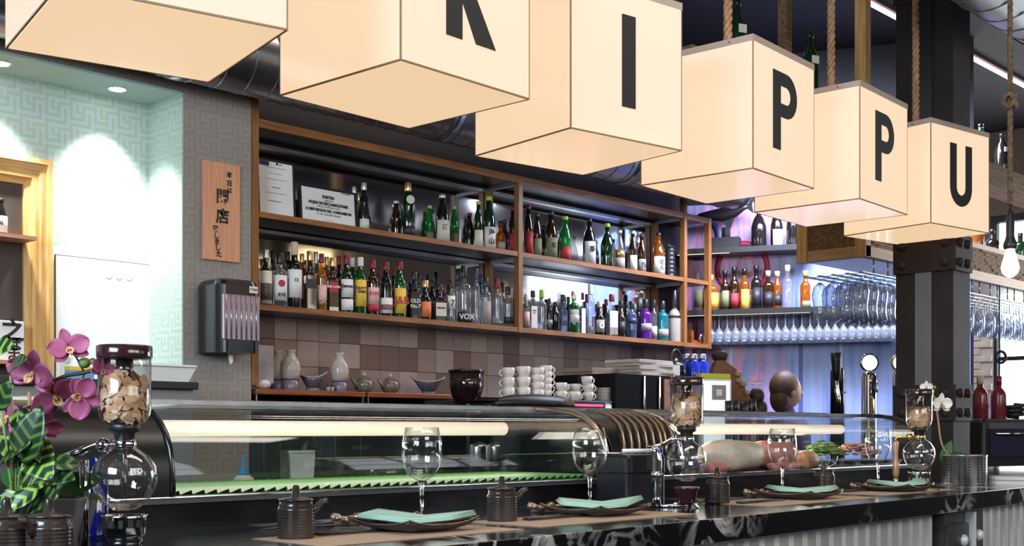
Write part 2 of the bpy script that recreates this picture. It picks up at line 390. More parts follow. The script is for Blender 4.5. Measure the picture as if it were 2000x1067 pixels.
def R(a, ax='Z'): return Matrix.Rotation(a, 4, ax)
def S(x, y, z): return Matrix.Diagonal((x, y, z, 1))
def tag(o, label=None, cat=None, group=None, kind=None):
    if label: o['label'] = label
    if cat: o['category'] = cat
    if group: o['group'] = group
    if kind: o['kind'] = kind
    return o
def thing(name, label, cat, loc=(0, 0, 0), rz=0, group=None, kind=None):
    o = bpy.data.objects.new(name, None); COL.objects.link(o); o.empty_display_size = .05
    o.location = loc; o.rotation_euler = (0, 0, rz)
    return tag(o, label, cat, group, kind)
def struct(name, mb, m, parent=None, bevel=0):
    o = mb.build(name, m, parent, bevel=bevel)
    if parent is None: o['kind'] = 'structure'
    return o
def link_copy(o, parent=None, name=None):
    c = o.copy(); COL.objects.link(c)
    if parent is not None: c.parent = parent
    return c
def copy_tree(o, parent=None):
    c = link_copy(o, parent)
    for ch in list(o.children): copy_tree(ch, c)
    return c
def text(s, size, m, parent, X, name='lettering', bold=0.0, ext=.0004, align='CENTER', spacing=1.0, line=1.0):
    d = bpy.data.curves.new(name, 'FONT'); d.body = s; d.size = size; d.extrude = ext; d.offset = bold
    d.align_x = align; d.align_y = 'CENTER'; d.space_character = spacing; d.space_line = line; d.resolution_u = 3
    o = bpy.data.objects.new(name, d); COL.objects.link(o); d.materials.append(M[m]); o.parent = parent; o.matrix_basis = X
    return o
FACE = R(PI/2, 'X')                       # local x,y -> world X,Z, facing -Y
ORD = ['first', 'second', 'third', 'fourth', 'fifth', 'sixth', 'seventh', 'eighth', 'ninth', 'tenth', 'eleventh', 'twelfth', 'thirteenth',
       'fourteenth', 'fifteenth', 'sixteenth', 'seventeenth', 'eighteenth', 'nineteenth', 'twentieth', 'twenty-first', 'twenty-second',
       'twenty-third', 'twenty-fourth', 'twenty-fifth', 'twenty-sixth', 'twenty-seventh', 'twenty-eighth', 'twenty-ninth', 'thirtieth',
       'thirty-first', 'thirty-second', 'thirty-third', 'thirty-fourth', 'thirty-fifth', 'thirty-sixth', 'thirty-seventh', 'thirty-eighth']
# ================================================================== THE SETTING
M['floor'] = ramp_mat('dark_floor', 'ShaderNodeTexNoise', 3, [(.3, (.05, .042, .038)), (.7, (.09, .075, .066))], .4)
M['ceiling'] = mat('navy_ceiling', (.004, .0045, .010), .7, var=.2, scale=2)
M['navy'] = mat('navy_wall', (.005, .005, .011), .6, var=.2, scale=2)
M['room_wall'] = mat('room_plaster', (.13, .10, .085), .8, var=.1, scale=3)
M['paper_mint'] = wallpaper('mint_key_wallpaper', '#b9cdca', '#b3bfaf')
M['paper_grey'] = wallpaper('grey_key_wallpaper', '#8a837c', '#938c85')
M['soffit'] = stripe_mat('mint_soffit', '#a3bdba', '#b4cdca', 26, 'X', .6, .2)
struct('floor', MB().box(-2.6, 11.2, -3.6, 6, -.1, 0), 'floor')
struct('ceiling', MB().box(-2.6, 11.2, -3.6, 6, 4.0, 4.1), 'ceiling')
struct('wall_back_niche', MB().box(-2.5, 2.99, 5.2, 5.3, 0, 2.84), 'paper_mint')
struct('wall_back_pier', MB().box(2.99, 3.355, 4.9, 5.3, 0, 4.0), 'paper_grey')
struct('wall_back_reveal', MB().box(2.984, 2.99, 4.902, 5.2, 0, 2.84), 'paper_mint')
struct('wall_back_header', MB().box(-2.5, 2.99, 4.9, 5.3, 2.845, 4.0), 'paper_grey')
struct('trim_soffit', MB().box(-2.5, 2.984, 4.902, 5.2, 2.832, 2.844), 'soffit')
wall_back = struct('wall_back', MB().box(3.355, 7.30, 5.2, 5.3, 0, 4.0), 'navy')
struct('wall_left', MB().box(-2.6, -2.5, -3.6, 5.3, 0, 4.0), 'room_wall')
struct('wall_front', MB().box(-2.6, 11.2, -3.6, -3.5, 0, 4.0), 'room_wall')
# bright paned windows of the walls we do not face
M['daylight'] = mat('daylit_pane', (.85, .93, 1), .3, emit=2.6, ecol=(.86, .94, 1))
M['window_black'] = mat('black_window_bars', (.012, .014, .022), .4)
def window(name, o, ux, w, h, nx, nz, nrm):
    """frame, mullions and separate panes; o = lower corner, ux = unit along the wall, nrm = into the room"""
    ux = Vector(ux); nrm = Vector(nrm); B = Matrix(((ux.x, nrm.x, 0, o[0]), (ux.y, nrm.y, 0, o[1]), (0, 0, 1, o[2]), (0, 0, 0, 1)))
    fr = MB().box(-.06, 0, 0, .06, -.06, h+.06, B).box(w, w+.06, 0, .06, -.06, h+.06, B).box(0, w, 0, .06, -.06, 0, B).box(0, w, 0, .06, h, h+.06, B)
    f = struct(name, fr, 'window_black')
    for i in range(1, nx): MB().box(w*i/nx-.018, w*i/nx+.018, .005, .05, 0, h, B).build('mullion', 'window_black', f)
    for i in range(1, nz): MB().box(0, w, .008, .045, h*i/nz-.018, h*i/nz+.018, B).build('mullion', 'window_black', f)
    for i in range(nx):
        for k in range(nz):
            MB().box(w*i/nx+.005, w*(i+1)/nx-.005, .012, .02, h*k/nz+.005, h*(k+1)/nz-.005, B).build('pane', 'daylight', f)
    return f
window('window_1', (-.4, -3.5, 1.9), (1, 0, 0), 2.0, 1.6, 3, 3, (0, 1, 0))
window('window_2', (3.0, -3.5, 1.9), (1, 0, 0), 2.0, 1.6, 3, 3, (0, 1, 0))
window('window_3', (6.4, -3.5, 1.9), (1, 0, 0), 2.0, 1.6, 3, 3, (0, 1, 0))
window('window_4', (-2.5, 2.4, 1.9), (0, -1, 0), 2.4, 1.6, 3, 3, (1, 0, 0))
# right wall with the big bright window and a brick pier
wall_right = struct('wall_right', MB().box(11.0, 11.1, -3.6, .5, 0, 4).box(11.0, 11.1, 4.42, 6, 0, 4).box(11.0, 11.1, .5, 4.42, 0, .7).box(11.0, 11.1, .5, 4.42, 3.2, 4), 'room_wall')
window('window_5', (11.05, 4.40, .72), (0, -1, 0), 3.88, 2.46, 4, 4, (-1, 0, 0))
M['brick_a'] = mat('whitewashed_brick', (.85, .76, .74), .85, var=.2, scale=9, bump=.4)
M['brick_b'] = mat('rosy_brick', (.70, .48, .45), .85, var=.2, scale=9, bump=.4)
bm_a = MB().box(0, .03, .004, .211, .004, .061).mesh('brick'); bm_a.materials.append(M['brick_a'])
bm_b = bm_a.copy(); bm_b.materials.clear(); bm_b.materials.append(M['brick_b'])
MB().box(10.978, 10.999, 4.43, 5.3, .9, 2.6).build('mortar_bed', mat('brick_mortar', (.70, .66, .64), .9), wall_right)
for k in range(24):
    for i in range(4):
        o = bpy.data.objects.new('brick', bm_a if random.random() < .75 else bm_b); COL.objects.link(o); o.parent = wall_right
        o.location = (10.955+random.uniform(-.004, .004), 4.54+i*.215-(.107 if k % 2 else 0), .95+k*.065)
# tiles of the splashback, one by one
M['tile_1'] = mat('tile_taupe', '#a48b80', .5, var=.06, scale=20)
M['tile_2'] = mat('tile_brown', '#806459', .5, var=.06, scale=20)
M['tile_3'] = stripe_mat('tile_ribbed_across', '#96807a', '#b09a90', 40, 'Z')
M['tile_4'] = stripe_mat('tile_ribbed_upright', '#785b53', '#96786d', 40, 'X')
M['tile_5'] = mat('tile_pale', '#b49e93', .5, var=.05, scale=20)
tm = []
for k in range(5):
    me = MB().box(.0015, .1398, -.008, 0, .0015, .1335).mesh('tile'); me.materials.append(M['tile_%d' % (k+1)]); tm.append(me)
PAT = ['1315241151211354151251415215', '3215152221541521512152142151', '1251321152115125112315121512']
for r_ in range(3):
    for c in range(27):
        o = bpy.data.objects.new('tile', tm[int(PAT[r_][c])-1]); COL.objects.link(o); o.parent = wall_back
        o.location = (3.413+c*.1413, 5.1995-random.uniform(0, .001), 1.502+r_*.135)
# the end wall with the printed mural, set askew
wA, wB = Vector((7.31, 5.36, 0)), Vector((8.22, 3.45, 0))
wd = (wB-wA).normalized(); wn = Vector((-wd.y, wd.x, 0)); wn = wn if wn.dot(Vector((-SA, -CA, 0))) > 0 else -wn
wl = (wB-wA).length
BW = Matrix(((wd.x, -wn.x, 0, wA.x), (wd.y, -wn.y, 0, wA.y), (0, 0, 1, 0), (0, 0, 0, 1)))   # local x along, -y into the room
o = struct('wall_end', MB().box(-.05, wl, 0, .1, 0, 4.0), 'navy'); o.matrix_basis = BW
def mural_mat():
    m, t, b = nt('mural_print'); L = t.links.new
    tc = t.nodes.new('ShaderNodeTexCoord'); mp = t.nodes.new('ShaderNodeMapping'); mp.inputs['Scale'].default_value = (5.0, 1, .55)
    n = t.nodes.new('ShaderNodeTexNoise'); n.inputs['Scale'].default_value = 1.6; n.inputs['Detail'].default_value = 3; n.inputs['Distortion'].default_value = .5
    L(tc.outputs['Object'], mp.inputs[0]); L(mp.outputs[0], n.inputs['Vector'])
    def ramp(st):
        r = t.nodes.new('ShaderNodeValToRGB'); cr = r.color_ramp
        while len(cr.elements) < len(st): cr.elements.new(.5)
        for e, (p, c) in zip(cr.elements, st): e.position = p
        for e, (p, c) in zip(cr.elements, st): e.color = (*hexc(c), 1)
        return r
    r1 = ramp([(.30, '#4a4fa0'), (.42, '#c782bf'), (.52, '#eaa9d0'), (.62, '#8f93d0'), (.74, '#b4b8e4')])       # pink street lights, left part
    r2 = ramp([(.30, '#6a78c2'), (.45, '#8ea2de'), (.58, '#a9bcec'), (.72, '#9fa6e0')])                          # blue haze, right part
    sp = t.nodes.new('ShaderNodeSeparateXYZ'); L(tc.outputs['Object'], sp.inputs[0])
    mr = t.nodes.new('ShaderNodeMapRange'); L(sp.outputs[0], mr.inputs[0]); mr.inputs[1].default_value = .55; mr.inputs[2].default_value = .95
    mx = t.nodes.new('ShaderNodeMix'); mx.data_type = 'RGBA'
    for r in (r1, r2): L(n.outputs['Fac'], r.inputs[0])
    L(mr.outputs[0], mx.inputs['Factor']); L(r1.outputs[0], mx.inputs['A']); L(r2.outputs[0], mx.inputs['B'])
    L(mx.outputs['Result'], b.inputs['Base Color']); b.inputs['Roughness'].default_value = .35
    return m
M['mural'] = mural_mat()
M['neon_pink'] = mat('mural_pink_ink', (.95, .42, .55), .4)
M['mural_red'] = mat('mural_red_ink', (.55, .04, .12), .4)
M['mural_white'] = mat('mural_white_ink', (.85, .85, .95), .4)
M['mural_blue'] = mat('mural_blue_ink', (.12, .12, .36), .4)
mu = thing('mural', 'blue and pink printed mural of a night street behind the beer taps', 'mural'); mu.matrix_basis = BW
MB().box(0, wl-.02, -.012, -.001, .8, 2.95).build('print_panel', 'mural', mu)
def on_wall(px, py): # local coordinates on the mural plane
    u = (px-1000)/F; d = Vector((SA+CA*u, CA-SA*u, 0)); D = wn.dot(wA)/wn.dot(d)
    p = d*D; return (p-wA).dot(wd), 1.30+D*(H-py)/F
for i, ch in enumerate('歓迎街'):
    x, z = on_wall(1476, 703+i*38)
    text(ch, .10, 'neon_pink', mu, T(x, -.014, z) @ FACE, 'mural_lettering', .003)
for px, py, r1, r2, m_ in ((1365, 465, .12, .17, 'mural_blue'), (1450, 525, .16, .20, 'mural_red'), (1460, 520, .05, .075, 'neon_pink')):
    x, z = on_wall(px, py)
    MB().lathe([(r1, -.002), (r2, -.002), (r2, .002), (r1, .002), (r1, -.002)], 36, T(x, -.013, z) @ FACE).build('mural_ring', m_, mu)
for px, w_, m_ in ((1352, .025, 'mural_red'), (1345, .03, 'mural_white'), (1440, .035, 'neon_pink'), (1425, .02, 'mural_white'), (1640, .02, 'mural_white'), (1530, .012, 'neon_pink'), (1560, .03, 'mural_blue')):
    x, z = on_wall(px, 700)
    MB().box(x, x+w_, -.0145, -.0125, 1.0, 2.05+.1*math.sin(px)).build('mural_stripe', m_, mu)
# ceiling fixtures: neon line, two spiral ducts
M['neon'] = mat('pink_neon', (1, .55, .52), .3, emit=2.2, ecol=(1, .52, .50))
t_ = thing('neon_strip', 'long pinkish light strip running along the dark ceiling', 'light', (4.5, 3.6, 3.97))
MB().box(0, 6.4, -.03, .03, .0, .03).build('housing', 'black_satin', t_)
MB().tube([(0, 0, -.012), (6.4, 0, -.012)], .016, 8).build('tube', 'neon', t_)
def duct(name, label, x0, x1, Y, z, r, m_, pitch):
    t = thing(name, label, 'duct', (x0, Y, z)); n = int((x1-x0)/.1)
    MB().tube([((x1-x0)*i/n, 0, 0) for i in range(n+1)], r, 32).build('pipe', m_, t)
    k = 0; sp = []; N = int((x1-x0)/pitch*20)
    for i in range(N+1):
        a = 2*PI*i/20; sp.append(((x1-x0)*i/N, (r+.001)*math.cos(a), (r+.001)*math.sin(a)))
    MB().tube(sp, .004, 5).build('spiral_seam', m_, t)
    for xj in [x0+.6+1.55*q for q in range(int((x1-x0)/1.55))]:
        MB().tube([(xj-x0-.03, 0, 0), (xj-x0+.03, 0, 0)], r+.006, 32).build('joint_collar', m_, t)
    return t
duct('spiral_duct', 'dark galvanised spiral duct along the wall above the bottle shelves', -2.4, 7.2, 4.70, 3.01, .175, 'duct', .13)
duct('spiral_duct', 'bright silver spiral duct under the ceiling beside the knotted rope', 3.6, 10.9, 2.06, 3.27, .205, 'duct_bright', .17)
# downlights in the soffit of the left niche
M['lamp_white'] = mat('downlight_lens', (1, 1, 1), .3, emit=14, ecol=(.93, 1, .98))
for i, (px, py, lab) in enumerate(((236, 172, 'round recessed downlight in the mint soffit nearer the duct'), (8, 121, 'round recessed downlight in the mint soffit cut by the picture edge'), (-230, 60, 'round recessed downlight out past the picture edge'))):
    D = (2.832-1.30)*F/(H-py); p = at(px, py, D=D)
    t_ = thing('downlight', lab, 'light', (p.x, 5.045, 2.832))
    MB().lathe([(.036, -.001), (.05, -.004), (.052, .0), (.036, .0)], 24).build('trim_ring', 'chrome', t_)
    MB().lathe([(.001, -.002), (.036, -.002), (.036, .0), (.001, .0)], 24).build('lens', 'lamp_white', t_)
    light('downlight_beam', 'SPOT', (p.x, 5.03, 2.81), 125, (.95, 1, .985), (p.x-.02, 5.12, 1.4), .03, spot=1.5, blend=1.0)

# warm lantern boxes high on the wall behind us: they show as yellow bars in the shelf mirrors
M['lantern'] = mat('lantern_paper', (1, .85, .5), .6, emit=2.4, ecol=(1, .80, .42)); M['lantern_green'] = mat('lantern_green_paper', (.4, .9, .4), .6, emit=1.6, ecol=(.35, .9, .35))
for i, lab in enumerate(('first', 'second', 'third', 'fourth', 'fifth', 'sixth')):
    x = 6.4+i*.78; t_ = thing('wall_lantern', 'warm lantern box high on the window wall, %s along, mirrored behind the bottles' % lab, 'lantern', (x, -3.5, 3.62), 0, 'lantern boxes on the window wall')
    MB().box(0, .62, .02, .14, 0, .22).build('paper_box', 'lantern_green' if i == 3 else 'lantern', t_)
    for z in (-.015, .22): MB().box(-.01, .63, .01, .15, z, z+.015).build('frame_rail', 'black_satin', t_)
# ================================================================== BOTTLE SHELVES
SY, MY = 4.90, 5.185                     # shelf front, mirror plane
Z1, Z2, Z3 = 1.909, 2.353, 2.798         # tops of the boards
sh = thing('bottle_shelf', 'oak fronted three tier back bar shelf with mirrored back full of bottles', 'shelf', (3.37, SY, 0))
O = T(-3.37, -SY, 0)
for z, th, x1 in ((Z1, .028, 7.20), (Z2, .027, 7.20), (Z3, .040, 7.20)):
    b = MB().box(3.40, x1, SY+.022, 5.19, z-.024, z, O).build('board', 'steel_dark', sh)
    MB().box(3.40, x1, SY, SY+.022, z-th, z, O).build('edge_strip', 'oak', b)
for x in (3.358, 5.215, 6.872, 7.165):
    MB().box(x, x+.038 if x < 5 else x+.034, SY-.004, SY+.034, Z1-.03 if x > 3.4 else 1.52, 2.93 if x < 3.4 or x > 6.8 and x < 7 else Z3, O).build('upright', 'oak_v', sh)
for x in (5.215, 6.872):
    MB().box(x, x+.034, 5.14, 5.18, Z1, Z3-.04, O).build('rear_upright', 'oak_v', sh)
    for z in (Z2, Z3): MB().box(x+.006, x+.028, SY+.03, 5.15, z-.05, z-.025, O).build('cross_rail', 'steel', sh)
for xa, xb in ((3.40, 5.215), (5.25, 6.872)):
    for za, zb in ((Z1, Z2-.027), (Z2, Z3-.04)):
        MB().box(xa, xb, MY, 5.195, za, zb, O).build('mirror_panel', 'mirror', sh)
        MB().box(xa, xb, 5.165, 5.185, zb-.02, zb-.004, O).build('rear_rail', 'steel', sh)
# ------------------------------------------------------------------ one bottle
def prof(kind, r, h, nr):
    k = {'whisky': [(.92, 0), (1, .015), (1, .57), (.95, .62), (.62, .68), (0, .74), (0, .93)],
         'sake': [(.95, 0), (1, .02), (1, .50), (.90, .56), (.55, .70), (0, .80), (0, .97)],
         'wine': [(.95, 0), (1, .02), (1, .56), (.90, .62), (.5, .69), (0, .75), (0, .97)],
         'gin': [(.95, 0), (1, .02), (1, .60), (.93, .66), (.5, .70), (0, .73), (0, .90)],
         'squat': [(.9, 0), (1, .04), (1, .45), (.92, .52), (.5, .60), (0, .66), (0, .90)],
         'jug': [(.95, 0), (1, .02), (1, .46), (.90, .52), (.45, .60), (0, .64), (0, .80)],
         'square': [(1, 0), (1, .60), (.8, .66), (0, .72), (0, .90)]}[kind]
    return [(max(nr, nr+(r-nr)*a) if a else nr, z*h) for a, z in k]
def bottle(px, top, base, w, kind, body, cap, labels, desc, Y, zs, where, group, txt=None, phi=-112, capfrac=None, name='bottle', caps=None):
    p = at(px, top, Y=Y); D = dep(p); h = p.z-zs; r = w*D/F/2
    h = max(h, .12); nr = min(.0155, r*.45)
    t = thing(name, '%s, %s' % (desc, where), 'bottle', (p.x, Y, zs), 0, group)
    b = MB()
    if kind == 'square':
        Xr = R(math.radians(phi+90))
        b.rbox(2*r*.78, 2*r*.72, 0, .62*h, .008, Xr, 3, .012)
        b.lathe([(r*.62, .615*h), (r*.5, .66*h), (nr, .71*h), (nr, .93*h)], 16)
    else:
        b.lathe(prof(kind, r, h, nr), 18)
    b.build('glass_body' if name == 'bottle' else 'jug_body', body, t)
    cf = capfrac or {'sake': .92, 'wine': .84, 'whisky': .84, 'gin': .80, 'squat': .82, 'jug': .66, 'square': .83}[kind]
    if cap: MB().lathe([(nr*1.12, cf*h), (nr*1.18, cf*h+.004), (nr*1.18, h-.003), (nr*1.0, h)], 14).build('cap', cap, t)
    if kind == 'jug': MB().lathe([(r*.99, .445*h), (r*1.01, .47*h), (r*.92, .525*h), (r*.47, .605*h), (nr*1.05, .65*h)], 18).build('brown_shoulder', 'soy', t)
    a = math.radians(phi)
    for (z0, z1, m_) in labels:
        if kind == 'square':
            MB().box(-r*.72, r*.72, -r*.74, -r*.70, z0*h, z1*h, R(a+PI/2)).build('label', m_, t)
        else:
            MB().lathe([(r*1.0, z0*h), (r*1.014+.0004, z0*h), (r*1.014+.0004, z1*h), (r*1.0, z1*h)], 12, None, a-1.25, a+1.25).build('label', m_, t)
    if txt:
        for (s, size, m_, zf) in txt:
            rr = r*.745+.0006 if kind == 'square' else r*1.03+.0012
            text(s, size*h, m_, t, R(a+PI/2) @ T(0, -rr, zf*h) @ FACE, 'label_print', .0008)
    return t
LOW = [
 (519, 488, 590, 24, 'whisky', 'glass_dgreen', 'cap_silver', [(.04, .62, 'cream'), (.10, .40, 'label_black')], 'dark green spirit bottle with cream and black label', None),
 (547, 494, 594, 27, 'gin', 'glass_clear_bottle', 'cap_black', [(.12, .58, 'label_white')], 'clear bottle with white label and red dot', [('●', .16, 'label_red', .42), ('RYE', .08, 'ink', .22)]),
 (575, 473, 599, 29, 'gin', 'glass_dark', 'cap_cork', [(.16, .58, 'label_white')], 'dark bottle with big white label and cork foil', [('12', .07, 'ink', .42)]),
 (606, 491, 601, 28, 'square', 'glass_brown', 'cap_gold', [(.36, .52, 'label_black')], 'square amber bottle with slanted black label', None),
 (628, 496, 604, 20, 'whisky', 'whisky', 'cap_red', [(.10, .45, 'label_pink'), (.10, .18, 'cap_gold')], 'amber whisky bottle with pink label and red cap', None),
 (650, 504, 605, 25, 'square', 'glass_brown', 'cap_gold', [(.02, .09, 'cream'), (.36, .55, 'label_red')], 'square whisky bottle with slanted red label', [('RED LABEL', .05, 'cream', .46)]),
 (677, 499, 606, 25, 'whisky', 'glass_dgreen', 'cap_red', [(.05, .24, 'label_white'), (.27, .58, 'label_white')], 'dark green whisky bottle with two white labels', [("Dewar's", .085, 'ink', .46)]),
 (704, 503, 611, 23, 'whisky', 'glass_green', 'cap_white', [(.14, .60, 'label_yellow')], 'green whisky bottle with yellow label and white cap', [('CUTTY\nSARK', .06, 'ink', .42)]),
 (728, 508, 613, 24, 'whisky', 'glass_brown', 'cap_red', [(.08, .20, 'label_red'), (.20, .50, 'label_pink')], 'dark whisky bottle with pink and red label', [('FYFE', .10, 'label_red', .38)]),
 (754, 512, 616, 25, 'wine', 'glass_dark', 'cap_red', [(.06, .34, 'label_white'), (.12, .22, 'label_red')], 'dark bottle with low white and red label', None),
 (781, 511, 618, 24, 'whisky', 'glass_green', 'cap_red', [(.08, .52, 'label_yellow')], 'green whisky bottle with yellow label and red cap', [('J&B', .19, 'label_red', .30)]),
 (809, 532, 619, 21, 'square', 'glass_dark', 'cap_black', [(.10, .50, 'label_black')], 'square black bottle with black label and white print', [('OLD\nNo.7', .11, 'label_white', .33)]),
 (831, 548, 621, 22, 'squat', 'glass_dark', 'cap_gold', [(.08, .46, 'label_orange')], 'dark squat bottle with round orange label', None),
 (858, 556, 622, 30, 'square', 'glass_dark', 'cap_black', [(.14, .50, 'cream')], 'broad black bottle with cream pointed label', [('Ballantines', .055, 'ink', .36)]),
 (881, 547, 625, 16, 'gin', 'glass_clear_bottle', 'cap_black', [(.32, .62, 'label_white')], 'slim clear bottle with white label', [('7', .20, 'ink', .45)]),
 (906, 520, 628, 31, 'gin', 'glass_clear_bottle', 'cap_black', [(.0, .20, 'label_black')], 'large ribbed clear vodka bottle with black base', [('VOX', .13, 'label_white', .11)]),
 (930, 524, 629, 15, 'gin', 'glass_clear_bottle', 'cap_blue', [], 'slim clear vodka bottle with navy cap', None),
 (949, 542, 632, 20, 'gin', 'glass_clear_bottle', 'cap_black', [(.02, .50, 'label_grey')], 'clear gin bottle with tall grey label', None),
 (971, 545, 634, 19, 'gin', 'glass_clear_bottle', 'cap_red', [(.05, .12, 'label_olive')], 'clear bottle with dark red cap', None),
 (992, 560, 635, 21, 'gin', 'glass_clear_bottle', 'cap_black', [(.10, .26, 'label_black')], 'clear bottle with black band near its base', None),
 (1006, 567, 637, 14, 'wine', 'glass_brown', 'cap_black', [], 'narrow brown bottle beside the middle upright', None),
 (1028, 575, 639, 13, 'gin', 'glass_clear_bottle', 'cap_white', [(.08, .5, 'label_pink')], 'clear bottle with pink label beside the middle upright', None),
 (1041, 568, 640, 18, 'square', 'glass_clear_bottle', 'cap_black', [(.05, .60, 'label_white')], 'clear gin bottle with tall white label', [('♛', .12, 'ink', .45)]),
 (1059, 566, 641, 18, 'gin', 'glass_clear_bottle', 'cap_green', [], 'clear bottle with bright green cap', None),
 (1073, 583, 643, 12, 'wine', 'glass_dark', 'cap_black', [(.20, .35, 'label_grey')], 'slim black bottle between clear gins', None),
 (1085, 590, 644, 17, 'whisky', 'glass_dark', 'cap_black', [], 'plain black bottle with rounded shoulder', None),
 (1100, 576, 645, 19, 'square', 'glass_steelblue', 'cap_black', [], 'steel blue ribbed square bottle', None),
 (1121, 569, 648, 20, 'gin', 'glass_green', 'cap_silver', [(.26, .56, 'label_white'), (.44, .56, 'label_green')], 'round green gin bottle with white label', None),
 (1138, 572, 648, 12, 'square', 'glass_clear_bottle', 'cap_black', [(.02, .62, 'label_white')], 'narrow clear bottle with long white label', None),
 (1153, 556, 650, 18, 'gin', 'glass_clear_bottle', 'cap_white', [], 'tall plain clear bottle with pale cap', None),
 (1171, 589, 651, 19, 'squat', 'glass_dark', 'cap_cork', [(.10, .46, 'label_grey')], 'short dark gin bottle with grey round label', [('◎', .2, 'label_white', .28)]),
 (1195, 575, 653, 24, 'square', 'glass_clear_bottle', 'cap_red', [(.05, .60, 'label_white'), (.05, .22, 'label_red')], 'clear square gin bottle with white and red label', None),
 (1213, 588, 652, 18, 'squat', 'glass_brown', 'cap_black', [(.12, .44, 'label_black')], 'dark round bottle with black label', None),
 (1234, 589, 657, 20, 'gin', 'glass_steelblue', 'cap_black', [(.40, .55, 'cap_blue')], 'blue black gin bottle with black cap', None),
 (1261, 585, 657, 24, 'gin', 'glass_purple', 'cap_black', [(.22, .40, 'label_grey')], 'purple glass bottle with black stopper', None),
 (1277, 586, 659, 13, 'gin', 'glass_clear_bottle', 'cap_black', [(.10, .35, 'cream')], 'slim clear bottle beside the purple one', None),
 (1294, 588, 661, 23, 'gin', 'glass_teal', 'cap_black', [(.10, .30, 'label_grey')], 'turquoise glass bottle with black stopper', None),
]
for i, q in enumerate(LOW):
    bottle(*q[:8], q[8], 4.975, Z1, '%s from left, bottom shelf' % ORD[i], 'bottles on the bottom shelf', q[9])
bottle(1317, 567, 664, 26, 'jug', 'ceramic_grey', 'cap_black', [], 'grey stoneware jug bottle with brown shoulder', 4.97, Z1, 'last, bottom shelf', 'bottles on the bottom shelf', name='stoneware_bottle')
ROW2 = [(533, 490, 17, 'gin', 'glass_clear_bottle', 'cap_black', 'clear'), (562, 492, 18, 'wine', 'glass_dark', 'cap_black', 'black'), (590, 496, 17, 'whisky', 'glass_amber', 'cap_gold', 'amber'),
        (617, 492, 17, 'gin', 'glass_clear_bottle', 'cap_silver', 'clear'), (638, 502, 17, 'whisky', 'glass_amber', 'cap_gold', 'amber'), (662, 500, 16, 'wine', 'glass_dark', 'cap_red', 'black'),
        (689, 504, 18, 'whisky', 'glass_green', 'cap_white', 'green'), (741, 522, 15, 'whisky', 'glass_clear_bottle', 'cap_red', 'clear'), (768, 524, 16, 'wine', 'glass_brown', 'cap_red', 'brown'),
        (819, 536, 15, 'gin', 'glass_clear_bottle', 'cap_black', 'clear'), (844, 548, 16, 'wine', 'glass_dark', 'cap_black', 'black'), (894, 526, 16, 'gin', 'glass_clear_bottle', 'cap_black', 'clear'),
        (939, 536, 14, 'wine', 'glass_steelblue', 'cap_blue', 'bluish'), (982, 552, 14, 'gin', 'glass_clear_bottle', 'cap_black', 'clear'), (1110, 580, 13, 'wine', 'glass_dark', 'cap_black', 'black'),
        (1146, 575, 14, 'gin', 'glass_clear_bottle', 'cap_red', 'clear'), (1184, 585, 14, 'wine', 'glass_brown', 'cap_red', 'brown'), (1223, 590, 15, 'wine', 'glass_dark', 'cap_black', 'black'), (1247, 592, 14, 'gin', 'glass_dark', 'cap_black', 'black')]
for i, (px, top, w, k, b, c, cn) in enumerate(ROW2):
    bottle(px, top, 0, w, k, b, c, [], '%s bottle half hidden in the second row' % cn, 5.09, Z1, '%s from left, bottom shelf' % ORD[i], 'second row bottles on the bottom shelf')
